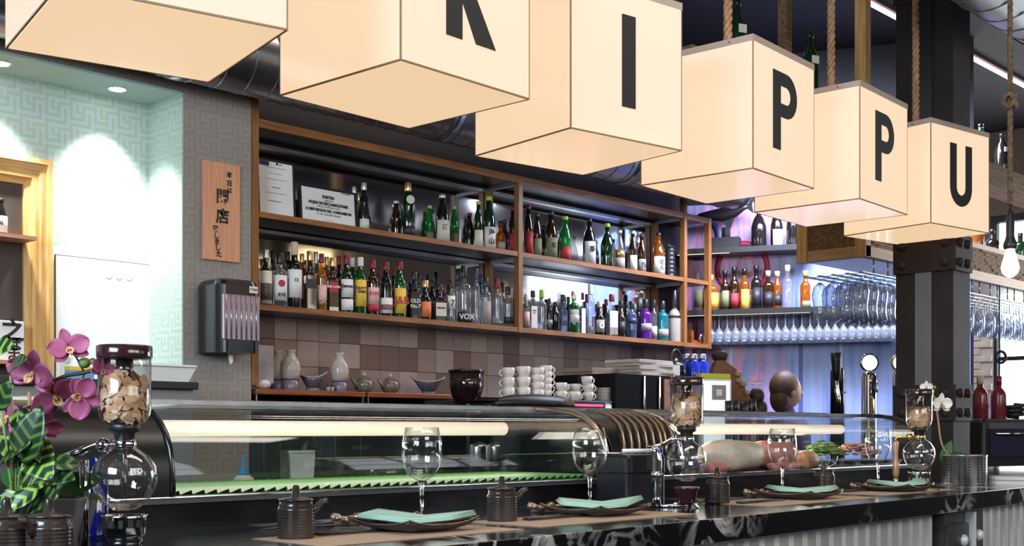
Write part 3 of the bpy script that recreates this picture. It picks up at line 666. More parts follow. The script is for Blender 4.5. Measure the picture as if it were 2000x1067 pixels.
MID = [
 (692, 365, 15, 'wine', 'glass_dark', 'cap_silver', [], 'black bottle pressed against the framed notice', None),
 (711, 357, 20, 'wine', 'glass_dark', 'cap_silver', [(.04, .24, 'cream')], 'tall black wine bottle with small low label', None),
 (774, 392, 20, 'sake', 'glass_brown', 'cap_silver', [], 'brown bottle standing in for a mirror reflection', None),  # reflection of the neighbouring bottle, modelled as a bottle
 (797, 357, 27, 'wine', 'glass_dgreen', 'cap_gold', [(.03, .20, 'label_black')], 'dark champagne bottle with gold neck and round tag', [('●', .20, 'cream', .66)]),
 (839, 402, 17, 'sake', 'glass_bgreen', 'cap_green', [(.02, .30, 'label_olive')], 'bright green bottle standing in for a mirror reflection', None),  # mirrored green bottle built as an object of its own
 (864, 380, 26, 'sake', 'glass_dark', 'cap_silver', [(.02, .46, 'cream')], 'black sake bottle with cream label and silver cap', [('酒', .12, 'ink', .30)]),
 (887, 403, 17, 'sake', 'glass_bgreen', 'cap_green', [(.02, .34, 'label_olive')], 'bright green sake bottle with olive label', None),
 (917, 416, 17, 'sake', 'glass_dark', 'cap_red', [], 'small black sake bottle with red cap', None),
 (934, 393, 18, 'sake', 'glass_dgreen', 'cap_green', [(.02, .38, 'cream')], 'dark green sake bottle with narrow cream label', None),
 (955, 384, 25, 'sake', 'glass_dgreen', 'cap_green', [(.02, .42, 'label_white')], 'tall dark green sake bottle with calligraphy label', [('海', .13, 'ink', .31), ('山', .13, 'ink', .15)]),
 (978, 432, 20, 'squat', 'glass_amber', 'cap_black', [(.02, .3, 'label_grey')], 'amber glinting bottle with grey label', None),
 (1002, 405, 19, 'sake', 'glass_dark', 'cap_red', [(.02, .42, 'label_red')], 'dark sake bottle with red label left of the upright', None),
 (1032, 401, 18, 'sake', 'glass_dark', 'cap_red', [(.02, .48, 'label_red')], 'dark sake bottle with red label right of the upright', None),
 (1049, 417, 18, 'sake', 'glass_brown', 'cap_black', [(.02, .42, 'label_olive')], 'brown sake bottle with olive label', None),
 (1076, 413, 25, 'sake', 'glass_brown', 'cap_black', [(.02, .44, 'label_olive')], 'brown sake bottle with large olive label', [('祝', .12, 'ink', .28)]),
 (1104, 423, 24, 'sake', 'glass_bgreen', 'cap_green', [(.02, .32, 'label_red')], 'bright green sake bottle with red berry label', None),
 (1151, 427, 25, 'sake', 'glass_dark', 'cap_black', [(.03, .50, 'label_white')], 'black sake bottle with white brush lettered label', [('寿', .16, 'ink', .32)]),
 (1186, 437, 26, 'sake', 'glass_dgreen', 'cap_green', [], 'large dark green bottle with no label', None),
 (1210, 450, 21, 'sake', 'glass_clear_bottle', 'cap_silver', [(.02, .30, 'label_grey'), (.3, .5, 'cap_gold')], 'clear sake bottle with grey and gold label', None),
 (1236, 451, 17, 'sake', 'glass_brown', 'cap_silver', [(.02, .40, 'cream')], 'brown sake bottle with cream label and silver cap', None),
 (1253, 458, 17, 'sake', 'glass_brown', 'cap_black', [(.02, .36, 'label_grey')], 'brown sake bottle with grey brush label', [('乃', .14, 'ink', .2)]),
 (1286, 455, 25, 'sake', 'glass_amber', 'cap_black', [(.02, .44, 'cream')], 'amber brown sake bottle with cream brush label', [('花\n火', .12, 'ink', .24)]),
]
for i, q in enumerate(MID):
    bottle(q[0], q[1], 0, q[2], q[3], q[4], q[5], q[6], q[7], 4.985 if q[0] not in (692, 774, 839, 887, 917) else 5.06, Z2, '%s from left, middle shelf' % ORD[i], 'bottles on the middle shelf', q[8])
p = at(1308, 476, Y=4.98)
t = thing('ribbed_canister', 'black ribbed canister with wire handle at the right end of the middle shelf', 'canister', (p.x, 4.98, Z2))
b = MB(); hh = p.z-Z2-.03; pr = [(.035, 0)]
for i in range(7): pr += [(.038, hh*(i+.1)/7), (.038, hh*(i+.6)/7), (.034, hh*(i+.8)/7)]
b.lathe(pr+[(.03, hh)], 20).build('ribbed_body', 'black_satin', t)
MB().lathe([(.034, hh), (.034, hh+.008), (.012, hh+.014)], 20).build('lid', 'black_satin', t)
MB().tube([(.012*math.cos(a), 0, hh+.012+.016*math.sin(a)) for a in [PI*i/8 for i in range(9)]], .002, 6).build('wire_handle', 'chrome', t)
# ------------------------------------------------------------------ framed notices on the middle shelf
def notice(name, label, px0, px1, top, tilt, lines, Y=4.99):
    a, b_ = at(px0, top, Y=Y), at(px1, top, Y=Y); w = b_.x-a.x; h = a.z-Z2
    t = thing(name, label, 'frame', (a.x, Y, Z2+.001)); X = R(-math.radians(tilt), 'X')
    MB().box(0, w, 0, .012, 0, h, X).build('frame_back', 'black_satin', t)
    for q in ((0, .012, 0, h), (w-.012, w, 0, h), (0.012, w-.012, 0, .012), (0.012, w-.012, h-.012, h)):
        MB().box(q[0], q[1], -.006, 0, q[2], q[3], X).build('frame_rail', 'black_satin', t)
    MB().box(.012, w-.012, -.003, -.0005, .012, h-.012, X).build('sheet', 'paper_white', t)
    for s, size, zf, bold, xf, m_ in lines:
        text(s, size, m_, t, X @ T(w*xf, -.0036, h*zf) @ FACE, 'printed_line', bold)
    return t
notice('framed_notice', 'black framed typed form with blue emblem leaning at the left end', 503, 577, 305, 3,
       [('▬', .05, .93, .004, .2, 'cap_blue'), ('█ ▬▬', .012, .93, 0, .6, 'ink'), ('▬▬▬▬▬▬▬▬▬▬▬▬', .010, .86, 0, .5, 'label_grey'), ('▬▬▬▬▬▬▬', .010, .76, 0, .5, 'label_grey'), ('▬▬▬▬▬▬▬▬▬▬▬▬', .010, .66, 0, .5, 'label_grey'),
        ('▬▬▬▬▬', .010, .52, 0, .5, 'ink'), ('▬▬▬▬▬▬▬▬▬▬▬▬', .010, .42, 0, .5, 'label_grey'), ('▬▬▬▬▬▬▬▬', .010, .28, 0, .45, 'ink')])
notice('framed_notice', 'smaller black framed notice in bold capitals beside the bottles', 586, 697, 357, 4,
       [('EXISTEN', .020, .74, .0012, .5, 'ink'), ('THERE ARE', .011, .65, 0, .5, 'ink'), ('HOJAS DE RECLAMACIONES', .020, .56, .0012, .5, 'ink'), ('OFFICIAL COMPLAINT FORMS', .011, .47, 0, .5, 'ink'),
        ('A DISPOSICION DEL CONSUMIDOR', .0185, .37, .0012, .5, 'ink'), ("AT THE CONSUMER'S REQUEST", .011, .27, 0, .5, 'ink'), ('▬▬▬▬▬▬▬▬', .008, .12, 0, .5, 'label_grey'), ('♜ ▬▬▬', .014, .92, 0, .82, 'ink')], 4.985)
# ================================================================== LEFT WALL PIECES
p0, p1 = at(393, 312, Y=4.9), at(466, 325, Y=4.9); pb = at(393, 506, Y=4.9)
t = thing('wooden_sign', 'upright cedar board with brushed black Japanese writing on the grey wall', 'sign', (p0.x, 4.9, pb.z))
w, h = p1.x-p0.x, p0.z-pb.z
MB().box(0, w, -.014, -.0005, 0, h).build('board', 'sign_wood', t, bevel=.002)
for s, size, x, z, bo in (('本', .030, .70, .885, .0015), ('日', .030, .70, .80, .0015), ('は', .029, .70, .725, .001), ('閉', .074, .52, .645, .0016), ('店', .074, .52, .445, .0022),
                          ('致', .032, .33, .315, .0012), ('し', .030, .35, .245, .0012), ('ま', .030, .37, .185, .0012), ('し', .030, .39, .125, .0012), ('た', .032, .42, .062, .0012)):
    text(s, size, 'ink', t, T(w*x, -.0147, h*z) @ FACE, 'brush_character', bo)
# paper towel dispenser
t = thing('towel_dispenser', 'dark smoky paper towel dispenser on the grey wall above the case', 'dispenser', (3.16, 4.9, 1.655))
M['smoke'] = ramp_mat('smoked_plastic', 'ShaderNodeTexNoise', 2, [(.3, (.26, .21, .25)), (.7, (.42, .35, .40))], .24, metal=.75)
b = MB(); b.rbox(.225, .205, .0, .335, .045, T(0, -.1025, 0), 6, .03).build('shell', 'black', t)
MB().box(-.098, .098, -.209, -.198, .055, .262).build('front_window', 'smoke', t, bevel=.004)
for i in range(7): MB().tube([(-.08+i*.0267, -.2095, .06), (-.08+i*.0267, -.2095, .258)], .004, 6).build('rib', 'smoke', t)
lb = MB().box(.045, .09, -.2068, -.2045, .275, .305).build('maker_label', 'label_white', t)
text('TORK', .016, 'label_red', lb, T(.0675, -.2075, .290) @ FACE, 'label_print', .0006)
MB().add([(-.012, -.12, 0), (.014, -.12, 0), (.010, -.125, -.04), (-.002, -.12, -.05), (-.010, -.122, -.03), (0, -.105, -.02)], [(0, 1, 2, 3, 4), (0, 4, 5), (1, 5, 2), (0, 5, 1), (5, 4, 3, 2)]).build('paper_end', 'paper_white', t)
# electrical cabinet door
a, b_ = at(105, 497, Y=5.2), at(291, 517, Y=5.2)
t = thing('electrical_cabinet', 'flush white electrical cabinet door in the lit mint niche', 'cabinet', (a.x, 5.2, 1.30))
w, h = b_.x-a.x, a.z-1.30
M['cab'] = mat('cabinet_enamel', (.80, .84, .82), .4)
MB().box(-.04, w+.012, -.006, 0, -.04, h+.03).build('cabinet_frame', 'cab', t)
MB().box(0, w, -.0085, -.006, 0, h).build('gap_line', 'ink', t)
MB().box(.004, w-.004, -.014, -.0085, .004, h-.004).build('door', 'cab', t)
for k in range(3): MB().lathe([(.020, 0), (.016, .0010), (.001, .0014)], 16, T(w*.55+k*.05, -.0140, h-.07) @ R(PI/2, 'X')).build('embossed_mark', 'cab', t)
MB().sphere((.05, -.02, .33), (.02, .012, .03), 10, 6).build('latch', 'plastic_white', t)
# wood-framed niche
a, b_ = at(92, 320, Y=5.2), at(46, 345, Y=5.2); x1, x0 = a.x, a.x-.115
zt = at(92, 318, Y=5.2).z
t = thing('wall_niche', 'moulded oak framed wall niche with dark inside and pale shelves', 'niche', (x1, 5.2, 1.2))
O2 = T(-x1, -5.2, -1.2)
M['niche_dark'] = mat('niche_inside', (.055, .038, .030), .6, var=.2)
def moulding(xa, xb, inner):  # stepped section from outer to inner edge
    return [(0, 0), (0, -.055), (.022, -.060), (.028, -.048), (.050, -.048), (.056, -.040), (.085, -.040), (.09, -.028), (.115, -.022), (.115, 0)]
pv = moulding(0, 0, 0)
q = [tuple(reversed(range(10))), tuple(range(10, 20))]+[(i, (i+1) % 10, (i+1) % 10+10, i+10) for i in range(10)]
MB().add([(x1-u, 5.2+v, 1.2) for u, v in pv]+[(x1-u, 5.2+v, zt-u) for u, v in pv], q, False, O2).build('frame_stile', 'pale_oak', t)   # mitred at the corner
MB().add([(xx-(u if xx == x1 else 0), 5.2+v, zt-u) for xx in (x0-1.0, x1) for u, v in pv], [tuple(range(10)), tuple(range(19, 9, -1))]+[(i, i+10, (i+1) % 10+10, (i+1) % 10) for i in range(10)], False, O2).build('frame_rail', 'pale_oak_h', t)
MB().box(x0-1.0, x0+.01, 5.192, 5.199, 1.2, zt-.1, O2).build('back_panel', 'niche_dark', t)
M['pine_pink'] = wood('niche_pine', '#b07a5c', '#d09a7c', 0)
zs1, zs2 = at(20, 463, Y=5.15).z, at(20, 706, Y=5.15).z
for zz in (zs1, zs2): MB().box(x0-1.0, x0+.004, 5.06, 5.194, zz-.016, zz, O2).build('niche_shelf', 'pine_pink', t)
bottle(2, 388, 0, 24, 'sake', 'glass_dark', 'cap_black', [(.05, .50, 'label_white')], 'black sake bottle with white label in the oak framed niche', 5.12, zs1, 'upper shelf', 'bottles in the niche', [('銘', .12, 'ink', .3)])
p = at(14, 628, Y=5.12)
t = thing('sake_carton', 'white sake carton with brush lettering on the lower niche shelf', 'carton', (p.x, 5.12, zs2))
hh = p.z-zs2; MB().box(-.055, .055, -.04, .04, 0, hh).build('carton_box', 'label_white', t, bevel=.002)
text('之', .10, 'ink', t, T(.005, -.0408, hh*.72) @ FACE, 'brush_character', .003); text('ほ', .07, 'ink', t, T(.01, -.0408, hh*.40) @ FACE, 'brush_character', .0015); text('ま', .07, 'ink', t, T(.01, -.0408, hh*.14) @ FACE, 'brush_character', .0015)
# steel cabinet with black top under the niche, white tub on it
p = at(382, 747, Y=4.30); zc = p.z
t = thing('back_counter_fridge', 'grey steel under counter unit with black top edge below the niche', 'fridge', (p.x, 4.3, 0))
M['fridge'] = mat('grey_enamel', (.20, .21, .22), .4, .3)
MB().box(-2.6, 0, 0.02, .58, 0, zc-.03).build('body', 'fridge', t)
MB().box(-2.62, .01, -.01, .58, zc-.03, zc).build('worktop', 'black_satin', t, bevel=.004)
a, b_ = at(212, 712, Y=4.42), at(376, 712, Y=4.42)
t = thing('plastic_tub', 'white plastic tub with flared rim on the grey steel unit', 'tub', ((a.x+b_.x)/2, 4.47, zc))
w = b_.x-a.x; hh = a.z-zc
def frust(w0, d0, w1, d1, z0, z1, mb=None):
    mb = mb or MB(); return mb.add([(-w0/2, -d0/2, z0), (w0/2, -d0/2, z0), (w0/2, d0/2, z0), (-w0/2, d0/2, z0), (-w1/2, -d1/2, z1), (w1/2, -d1/2, z1), (w1/2, d1/2, z1), (-w1/2, d1/2, z1)],
        [(0, 3, 2, 1), (4, 5, 6, 7), (0, 1, 5, 4), (1, 2, 6, 5), (2, 3, 7, 6), (3, 0, 4, 7)])
frust(w*.82, .14, w*.97, .18, 0, hh).build('tub_body', 'plastic_white', t)
MB().rbox(w, .20, hh, hh+.008, .02).build('rim', 'plastic_white', t)
p = at(160, 728, Y=4.40)
t = thing('sponge_pack', 'small blue and yellow pack beside the white tub', 'pack', (p.x, 4.42, zc))
MB().box(-.05, .05, -.02, .02, 0, .035).build('pack_body', mat('sky_blue', (.1, .35, .6), .5), t); MB().box(-.05, .05, -.022, .022, .035, .05).build('yellow_band', 'label_yellow', t)
# ================================================================== SPLASHBACK SHELF AND THINGS ON IT
ZT = 1.502
t = thing('splashback_shelf', 'reddish wooden plank shelf in two lengths below the tiles', 'shelf', (3.37, 4.9, ZT))
xm = at(717, Y=4.9).x; xe = at(903, Y=4.9).x
for xa, xb in ((3.385, xm-.01), (xm+.01, xe)):
    MB().box(xa-3.37, xb-3.37, 0, .295, -.026, 0).build('plank', 'red_wood', t, bevel=.003)
    for x in (xa+.004, xb-.012): MB().box(x-3.37, x-3.362, .01, .02, -.075, -.026).build('bracket', 'steel', t)
struct('wall_back_shade', MB().box(3.36, 7.25, 5.17, 5.199, 0, 1.42), 'black_matt')  # black panel put in for the shadow below the plank shelf
def lathing(name, label, cat, px, Y, z, parts, group=None, rz=0):
    p = at(px, Y=Y); t = thing(name, label, cat, (p.x, Y, z), rz, group)
    for nm, pr, m_ in parts: MB().lathe(pr, 22).build(nm, m_, t)
    return t
TOK = [('upper_body', [(.040, .052), (.046, .075), (.050, .105), (.046, .135), (.032, .160), (.021, .175), (.020, .190), (.026, .200), (.018, .200), (.014, .185)], 'ceramic_pale'), ('lower_band', [(.034, 0), (.036, .004), (.040, .052)], 'ceramic_blue'), ('dark_line', [(.0405, .050), (.0415, .054), (.0410, .058)], 'ceramic_line')]
M['ceramic_pale'] = mat('sand_glaze', (.42, .36, .32), .25, var=.1, scale=40)
M['ceramic_blue'] = mat('slate_glaze', (.17, .15, .19), .3, var=.1, scale=40)
M['ceramic_line'] = mat('dark_glaze_line', (.06, .05, .06), .3)
for px, Y, lab in ((543, 5.05, 'sand and slate sake flask, first on the plank shelf by the grey bag'), (568, 4.97, 'sand and slate sake flask just left of the folded boat dish'), (663, 4.97, 'sand and slate sake flask alone between boat dish and teapots')):
    lathing('sake_flask', lab, 'flask', px, Y, ZT, TOK, 'sake flasks on the plank shelf')
def boat_dish(px, label, w):
    p = at(px, Y=5.0); t = thing('boat_dish', label, 'dish', (p.x, 5.0, ZT), -.7, 'boat dishes on the plank shelf')
    n = 16; vo = []; fs = []
    for ring, (rx, z) in enumerate(((.35, .014), (.62, .035), (1.0, .07))):
        for k in range(n):
            a = 2*PI*k/n; lift = .028*abs(math.cos(a))**3*ring/2
            vo.append((w/2*rx*math.cos(a), w*.26*(.6+.4*rx)*rx*math.sin(a)*1.1, z+lift))
    for r_ in range(2):
        for k in range(n): fs.append((r_*n+k, r_*n+(k+1) % n, (r_+1)*n+(k+1) % n, (r_+1)*n+k))
    fs.append(tuple(reversed(range(n))))
    o = MB().add(vo, fs, True).build('bowl', stripe_mat('blue_glaze_%d' % px, (.055, .05, .075), (.12, .11, .15), 22, 'X', .3), t); so = o.modifiers.new('thick', 'SOLIDIFY'); so.thickness = .005
    MB().tube([vo[2*n+k] for k in range(n)]+[vo[2*n]], .0035, 6).build('pale_rim', 'ceramic_pale', t)
    MB().lathe([(.030, 0), (.026, .016)], 16, S(1.3, 1, 1)).build('foot', 'ceramic_blue', t)
boat_dish(610, 'dark blue folded boat dish with pale rim beside the sake flasks', .15)
boat_dish(836, 'dark blue boat dish with pale rim beside the coffee hopper', .19)
M['teapot'] = mat('olive_teapot', (.14, .115, .085), .25, var=.3, scale=30)
for px, lab in ((711, 'round olive teapot with knob lid, nearer the sake flask'), (762, 'round olive teapot with knob lid, nearer the boat dish')):
    p = at(px, Y=4.99); t = thing('teapot', lab, 'teapot', (p.x, 4.99, ZT), 0, 'teapots on the plank shelf')
    MB().lathe([(.028, 0), (.044, .014), (.052, .036), (.046, .060), (.026, .074)], 20).build('pot', 'teapot', t)
    MB().lathe([(.028, .073), (.022, .082), (.006, .087)], 16).build('lid', 'teapot', t); MB().sphere((0, 0, .096), .011).build('knob', 'ceramic_pale', t)
    MB().tube([(-.040, 0, .030), (-.062, 0, .048), (-.085, 0, .072)], [.014, .010, .007], 10).build('spout', 'teapot', t)
    MB().tube([(.045, 0, .055), (.066, 0, .055), (.068, 0, .030), (.047, 0, .022)], .005, 8).build('handle', 'teapot', t)
for px, lab in ((641, 'tiny glass shaker left of its twin on the plank shelf'), (649, 'tiny glass shaker right of its twin beside the third flask')):
    lathing('shaker', lab, 'shaker', px, 4.94, ZT, [('jar', [(.009, 0), (.010, .012), (.009, .022)], 'label_grey'), ('top', [(.008, .022), (.007, .030), (.001, .032)], 'cap_black')], 'shakers on the plank shelf')
p = at(513, 664, Y=4.98)
t = thing('plastic_bag', 'grey translucent plastic bag standing at the left end of the plank shelf', 'bag', (p.x-.01, 4.98, ZT))
M['bag'] = mat('grey_film', (.30, .28, .31), .25, var=.2, scale=12, bump=.6)
frust(.10, .07, .115, .05, .03, .215).build('bag_body', 'bag', t); MB().sphere((0, -.01, .028), (.05, .034, .027), 12, 8).build('contents', 'cap_white', t)
# ================================================================== BAR COUNTER
CT = 1.10
t = thing('bar_counter', 'long bar counter with veined black marble top and corrugated zinc front', 'counter', (2.0, 1.6, 0))
O = T(-2.0, -1.6, 0)
def fy(x): return 1.55+.0366*(x-1.63)
MB().prism([(-.8, fy(-.8)), (7.0, fy(7.0)), (7.0, 3.0), (5.655, 3.0), (5.655, 2.365), (5.44, 2.365), (5.44, 3.0), (-.8, 3.0)], CT-.056, CT, O).build('marble_top', 'marble', t, bevel=.003)
MB().prism([(-.8, fy(-.8)+.14), (7.0, fy(7.0)+.14), (7.0, 2.95), (5.655, 2.95), (5.655, 2.365), (5.44, 2.365), (5.44, 2.95), (-.8, 2.95)], 0, CT-.056, O).build('carcass', 'black_matt', t)
b = MB(); pts = []
x = -.8; per = .075
while x < 7.0:
    for dx, dy in ((0, 0), (.024, 0), (.034, .030), (.062, .030), (.072, 0)): pts.append((x+dx, dy))
    x += per
def corr(pts):
    n = len(pts)
    return MB().add([(px_, fy(px_)+.07+dy, z) for z in (.05, CT-.056) for px_, dy in pts]+[(px_, fy(px_)+.073+dy, z) for z in (.05, CT-.056) for px_, dy in pts],
                    [(i, i+1, n+i+1, n+i) for i in range(n-1)]+[(2*n+i, 3*n+i, 3*n+i+1, 2*n+i+1) for i in range(n-1)], False, O)
q0, q1 = at(1815, 1000, Y=1.72), at(1893, 1000, Y=1.72)
corr([p for p in pts if p[0] < q0.x]).build('corrugated_sheet', 'corrugated', t); corr([p for p in pts if p[0] > q1.x]).build('corrugated_sheet', 'corrugated', t)
M['plate_grey'] = mat('riveted_iron', (.10, .105, .11), .4, .7, var=.3, scale=12)
ya = fy(q0.x)+.045
cp = MB().box(q0.x, q1.x, ya, ya+.10, .05, CT-.058, O).build('iron_post', 'plate_grey', t)
xm = q0.x+(q1.x-q0.x)*.55
MB().box(q0.x+.005, xm, ya-.012, ya, .05, CT-.10, O).build('iron_plate', 'plate_grey', cp)
MB().box(xm-.004, xm+.012, ya-.03, ya, .05, CT-.065, O).build('iron_rib', 'corrugated', cp)
for xx, zz in ((q0.x+(xm-q0.x)*.72, CT-.155), (xm+(q1.x-xm)*.5, CT-.145), (xm+(q1.x-xm)*.45, CT-.24), (q0.x+(xm-q0.x)*.72, CT-.26)):
    MB().sphere((xx, ya-.012, zz), (.020, .016, .020), 12, 8, O).build('rivet', 'corrugated', cp)
# ================================================================== SUSHI CASES
PR = [(2.19, 1.166), (2.19, 1.20), (2.192, 1.235), (2.200, 1.268), (2.216, 1.300), (2.240, 1.328), (2.275, 1.351), (2.32, 1.366), (2.39, 1.375), (2.46, 1.378)]
PR = [(y, 1.166+(z-1.166)*.925) for y, z in PR]
CY0, CY1 = 2.19, 2.64
def sushi_case(label, x0, x1, glass0, louvre):
    t = thing('sushi_case', label, 'display case', (x0, CY0, CT)); O = T(-x0, -CY0, -CT)
    MB().box(x0, x1, CY0+.012, CY1, CT, 1.155, O).build('base', 'black', t)
    MB().box(x0, x1, CY0-.004, CY0+.02, 1.153, 1.166, O).build('front_rim', 'steel_dark', t)
    MB().tube([(x0, CY0-.004, 1.165), (x1, CY0-.004, 1.165)], .0025, 6, O).build('rim_bead', 'chrome', t)
    m = MB(); m.sweepx(PR, glass0, x1-.015, .005); o = m.build('curved_glass', 'pane', t, O)
    MB().box(x0, x1, 2.455, CY1, 1.353, 1.370, O).build('top_panel', 'steel', t)
    MB().box(x0, x1, CY1-.02, CY1, 1.370, 1.377, O).build('top_lip', 'bronze', t)
    side = PR+[(CY1, 1.362), (CY1, 1.155), (2.19, 1.155)]
    SX = Matrix(((0, 0, 1, 0), (1, 0, 0, 0), (0, 1, 0, 0), (0, 0, 0, 1)))      # (y,z,x) -> (x,y,z)
    MB().prism(side, x1-.015, x1, O @ SX).build('end_panel', 'pane' if louvre is None else 'pane', t)
    m = MB(); m.tube([(x1, y-.002, z+.002) for y, z in PR], .009, 8, O); m.build('end_trim', 'vent' if louvre is None else 'black', t)
    MB().prism(side, glass0-.012, glass0, O @ SX).build('partition', 'black', t)
    m = MB(); m.sweepx([(y-.003, z+.002) for y, z in PR], x0, glass0, .01); c = m.build('compressor_cover', 'cover', t, O)
    MB().prism(side, x0, x0+.012, O @ SX).build('end_panel', 'black', t)
    m = MB(); m.tube([(glass0, y-.004, z+.003) for y, z in PR], .006, 8, O); m.build('cover_trim', 'chrome' if louvre else 'black', t)
    MB().box(glass0, x1-.015, CY1-.008, CY1-.003, 1.16, 1.353, O).build('rear_glass', 'pane', t)
    MB().tube([(glass0+.02, 2.50, 1.306), (x1-.10, 2.50, 1.306)], .019, 12, O).build('evaporator_tube', 'tube_glow', t)  # white evaporator tube, given a warm glow of its own
    MB().box(glass0, x1-.015, CY0+.02, CY1-.01, 1.152, 1.160, O).build('tray_floor', 'worktop', t)
    if louvre:
        for k in range(8):
            xx = x0+.035+k*(glass0-x0-.06)/7.5; y0 = 1
            m = MB(); seg = PR[1+(k > 5):9-(k > 6)]
            m.tube([(xx+.012*i, y-.005, z+.003) for i, (y, z) in enumerate(seg)], .0055, 6, O); m.build('vent_rib', 'vent', t)
    return t
M['tube_glow'] = mat('evaporator_glow', (.9, .8, .7), .4, emit=.95, ecol=(1, .83, .66))  # even glow put into the colour of the evaporator tube
M['vent'] = mat('vent_bronze', (.34, .25, .18), .3, .85)
sushi_case('curved glass sushi case with green mat, nearer the orchid', .30, 2.697, 1.31, None)
sushi_case('curved glass sushi case with fish and louvred black cover, nearer the column', 2.725, 4.72, 3.055, True)
light('case_fill_light', 'AREA', (2.0, 2.48, 1.285), 1.6, (1, .92, .8), (2.0, 2.40, 1.16), 1.3, .04)  # fill lights added under the tubes to brighten the cases
light('case_fill_light', 'AREA', (3.85, 2.48, 1.285), 2.2, (1, .92, .8), (3.85, 2.40, 1.16), 1.3, .04)
b = MB(); n = 90
vo = []; fs = []
for i in range(n+1):
    xx = 1.32+.030*(i//2)+(.027 if i % 2 else 0); zz = 1.168+(.009 if i % 2 else 0)
    vo += [(xx, 2.225, zz), (xx, 2.60, zz)]
for i in range(n): fs.append((2*i, 2*i+2, 2*i+3, 2*i+1))
b.add(vo, fs).box(1.32, 2.67, 2.225, 2.60, 1.161, 1.167)
tag(b.build('ribbed_mat', 'green_mat'), 'green ribbed mat lying in the case nearer the orchid', 'mat')
# fish and trays in the far case
def blob(name, label, cat, px, py, sx, sy, sz, m_, z=1.161, rz=0, Y=2.36, seed=1, group=None):
    p = at(px, Y=Y); rnd = random.Random(seed); b = MB(); n, k = 18, 10; vo = []; fs = []
    for i in range(k+1):
        for j in range(n):
            th = PI*i/k; ph = 2*PI*j/n
            q = Vector((math.sin(th)*math.cos(ph), math.sin(th)*math.sin(ph), math.cos(th)))
            q = Vector([math.copysign(abs(c)**.55, c) for c in q]); f = 1+.06*math.sin(3*ph+seed)+.05*math.cos(2*th*2+ph*2+seed)
            vo.append((q.x*sx*f, q.y*sy*f, max(0, q.z*sz*f*.5+sz*.5)))
    for i in range(k):
        for j in range(n): fs.append((i*n+j, (i+1)*n+j, (i+1)*n+(j+1) % n, i*n+(j+1) % n))
    o = b.add(vo, fs, True).build(name, m_); o.location = (p.x, Y, z); o.rotation_euler = (0, 0, rz)
    return tag(o, label, cat, group)
M['fish_white'] = ramp_mat('white_fish', 'ShaderNodeTexNoise', 18, [(.3, (.62, .44, .36)), (.7, (.78, .66, .56))], .35)
M['tuna'] = ramp_mat('pink_tuna', 'ShaderNodeTexNoise', 22, [(.3, (.55, .14, .14)), (.7, (.72, .30, .27))], .35)
M['salmon'] = stripe_mat('salmon', (.80, .27, .10), (.85, .45, .25), 30, 'X', .35, .1)
M['greens'] = ramp_mat('salad_greens', 'ShaderNodeTexNoise', 40, [(.3, (.10, .22, .05)), (.7, (.35, .50, .15))], .6, bump=.6)
M['prawn'] = ramp_mat('pink_prawns', 'ShaderNodeTexNoise', 40, [(.35, (.55, .16, .10)), (.65, (.78, .50, .40))], .4, bump=.5)
blob('fish_block', 'large pale white fish block in the far case behind the coffee globe', 'fish', 1430, 900, .15, .075, .105, 'fish_white', rz=.1, seed=2)
blob('fish_block', 'small rosy fish piece in front of the pale white block', 'fish', 1395, 920, .055, .03, .035, 'tuna', Y=2.26, seed=3)
blob('fish_block', 'deep pink tuna block between pale fish and salmon', 'fish', 1508, 900, .085, .07, .10, 'tuna', seed=5, Y=2.38)
blob('fish_block', 'orange salmon block with pale lines in the far case', 'fish', 1562, 905, .075, .06, .065, 'salmon', seed=7, Y=2.34)
blob('fish_block', 'flat pink tuna strip in front of the salmon', 'fish', 1530, 917, .09, .025, .03, 'tuna', seed=9, Y=2.245)
def heap(name, label, cat, px, Y, w, d, h, m_, n, kind):
    p = at(px, Y=Y); b = MB(); rnd = random.Random(n)
    for i in range(n):
        a = rnd.uniform(0, 2*PI); r_ = rnd.random()**.5; x, y = w*r_*math.cos(a), d*r_*math.sin(a); z = h*(1-r_**2)*rnd.uniform(.3, 1)
        X = T(x, y, z+.004) @ R(rnd.uniform(0, PI)) @ R(rnd.uniform(-.5, .5), 'X')
        if kind == 'curl': b.tube([(.018*math.cos(q*.5), .012*math.sin(q*.5), .004*q*.2) for q in range(7)], .004, 5, X)
        else: b.add([(-.03, 0, 0), (0, -.010, .006), (.03, 0, 0), (0, .010, .006), (0, 0, -.003)], [(0, 1, 3), (1, 2, 3), (0, 4, 1), (1, 4, 2), (2, 4, 3), (3, 4, 0)], True, X)
    o = b.build(name, m_); o.location = (p.x, Y, 1.20 if Y > 2.35 else 1.185); o['kind'] = 'stuff'; return tag(o, label, cat)
def tray(label, px, Y, w, d, z, m_='steel'):
    p = at(px, Y=Y); t = thing('serving_tray', label, 'tray', (p.x, Y, z))
    MB().rbox(w, d, 0, .006, .02).build('tray_base', m_, t)
    frust(w*.98, d*.98, w*1.03, d*1.05, .006, .022).build('tray_rim', m_, t); return t
tray('steel tray under the salad greens in the far case', 1612, 2.42, .26, .17, 1.161)
heap('salad_greens', 'heap of shredded green salad on a steel tray', 'salad', 1608, 2.42, .11, .07, .055, 'greens', 120, 'leaf')
tray('steel tray under the pink prawns at the far end', 1682, 2.40, .30, .20, 1.161)
heap('prawns', 'heap of pink prawns on a tray at the end of the far case', 'prawns', 1676, 2.40, .13, .08, .05, 'prawn', 90, 'curl')
p = at(1608, Y=2.255); t = thing('glass_bowl', 'low clear glass bowl in front of the salad greens', 'bowl', (p.x, 2.27, 1.161))
MB().shell([(.03, 0), (.06, .018), (.068, .045)], .003, 22).build('bowl_wall', 'glass', t)
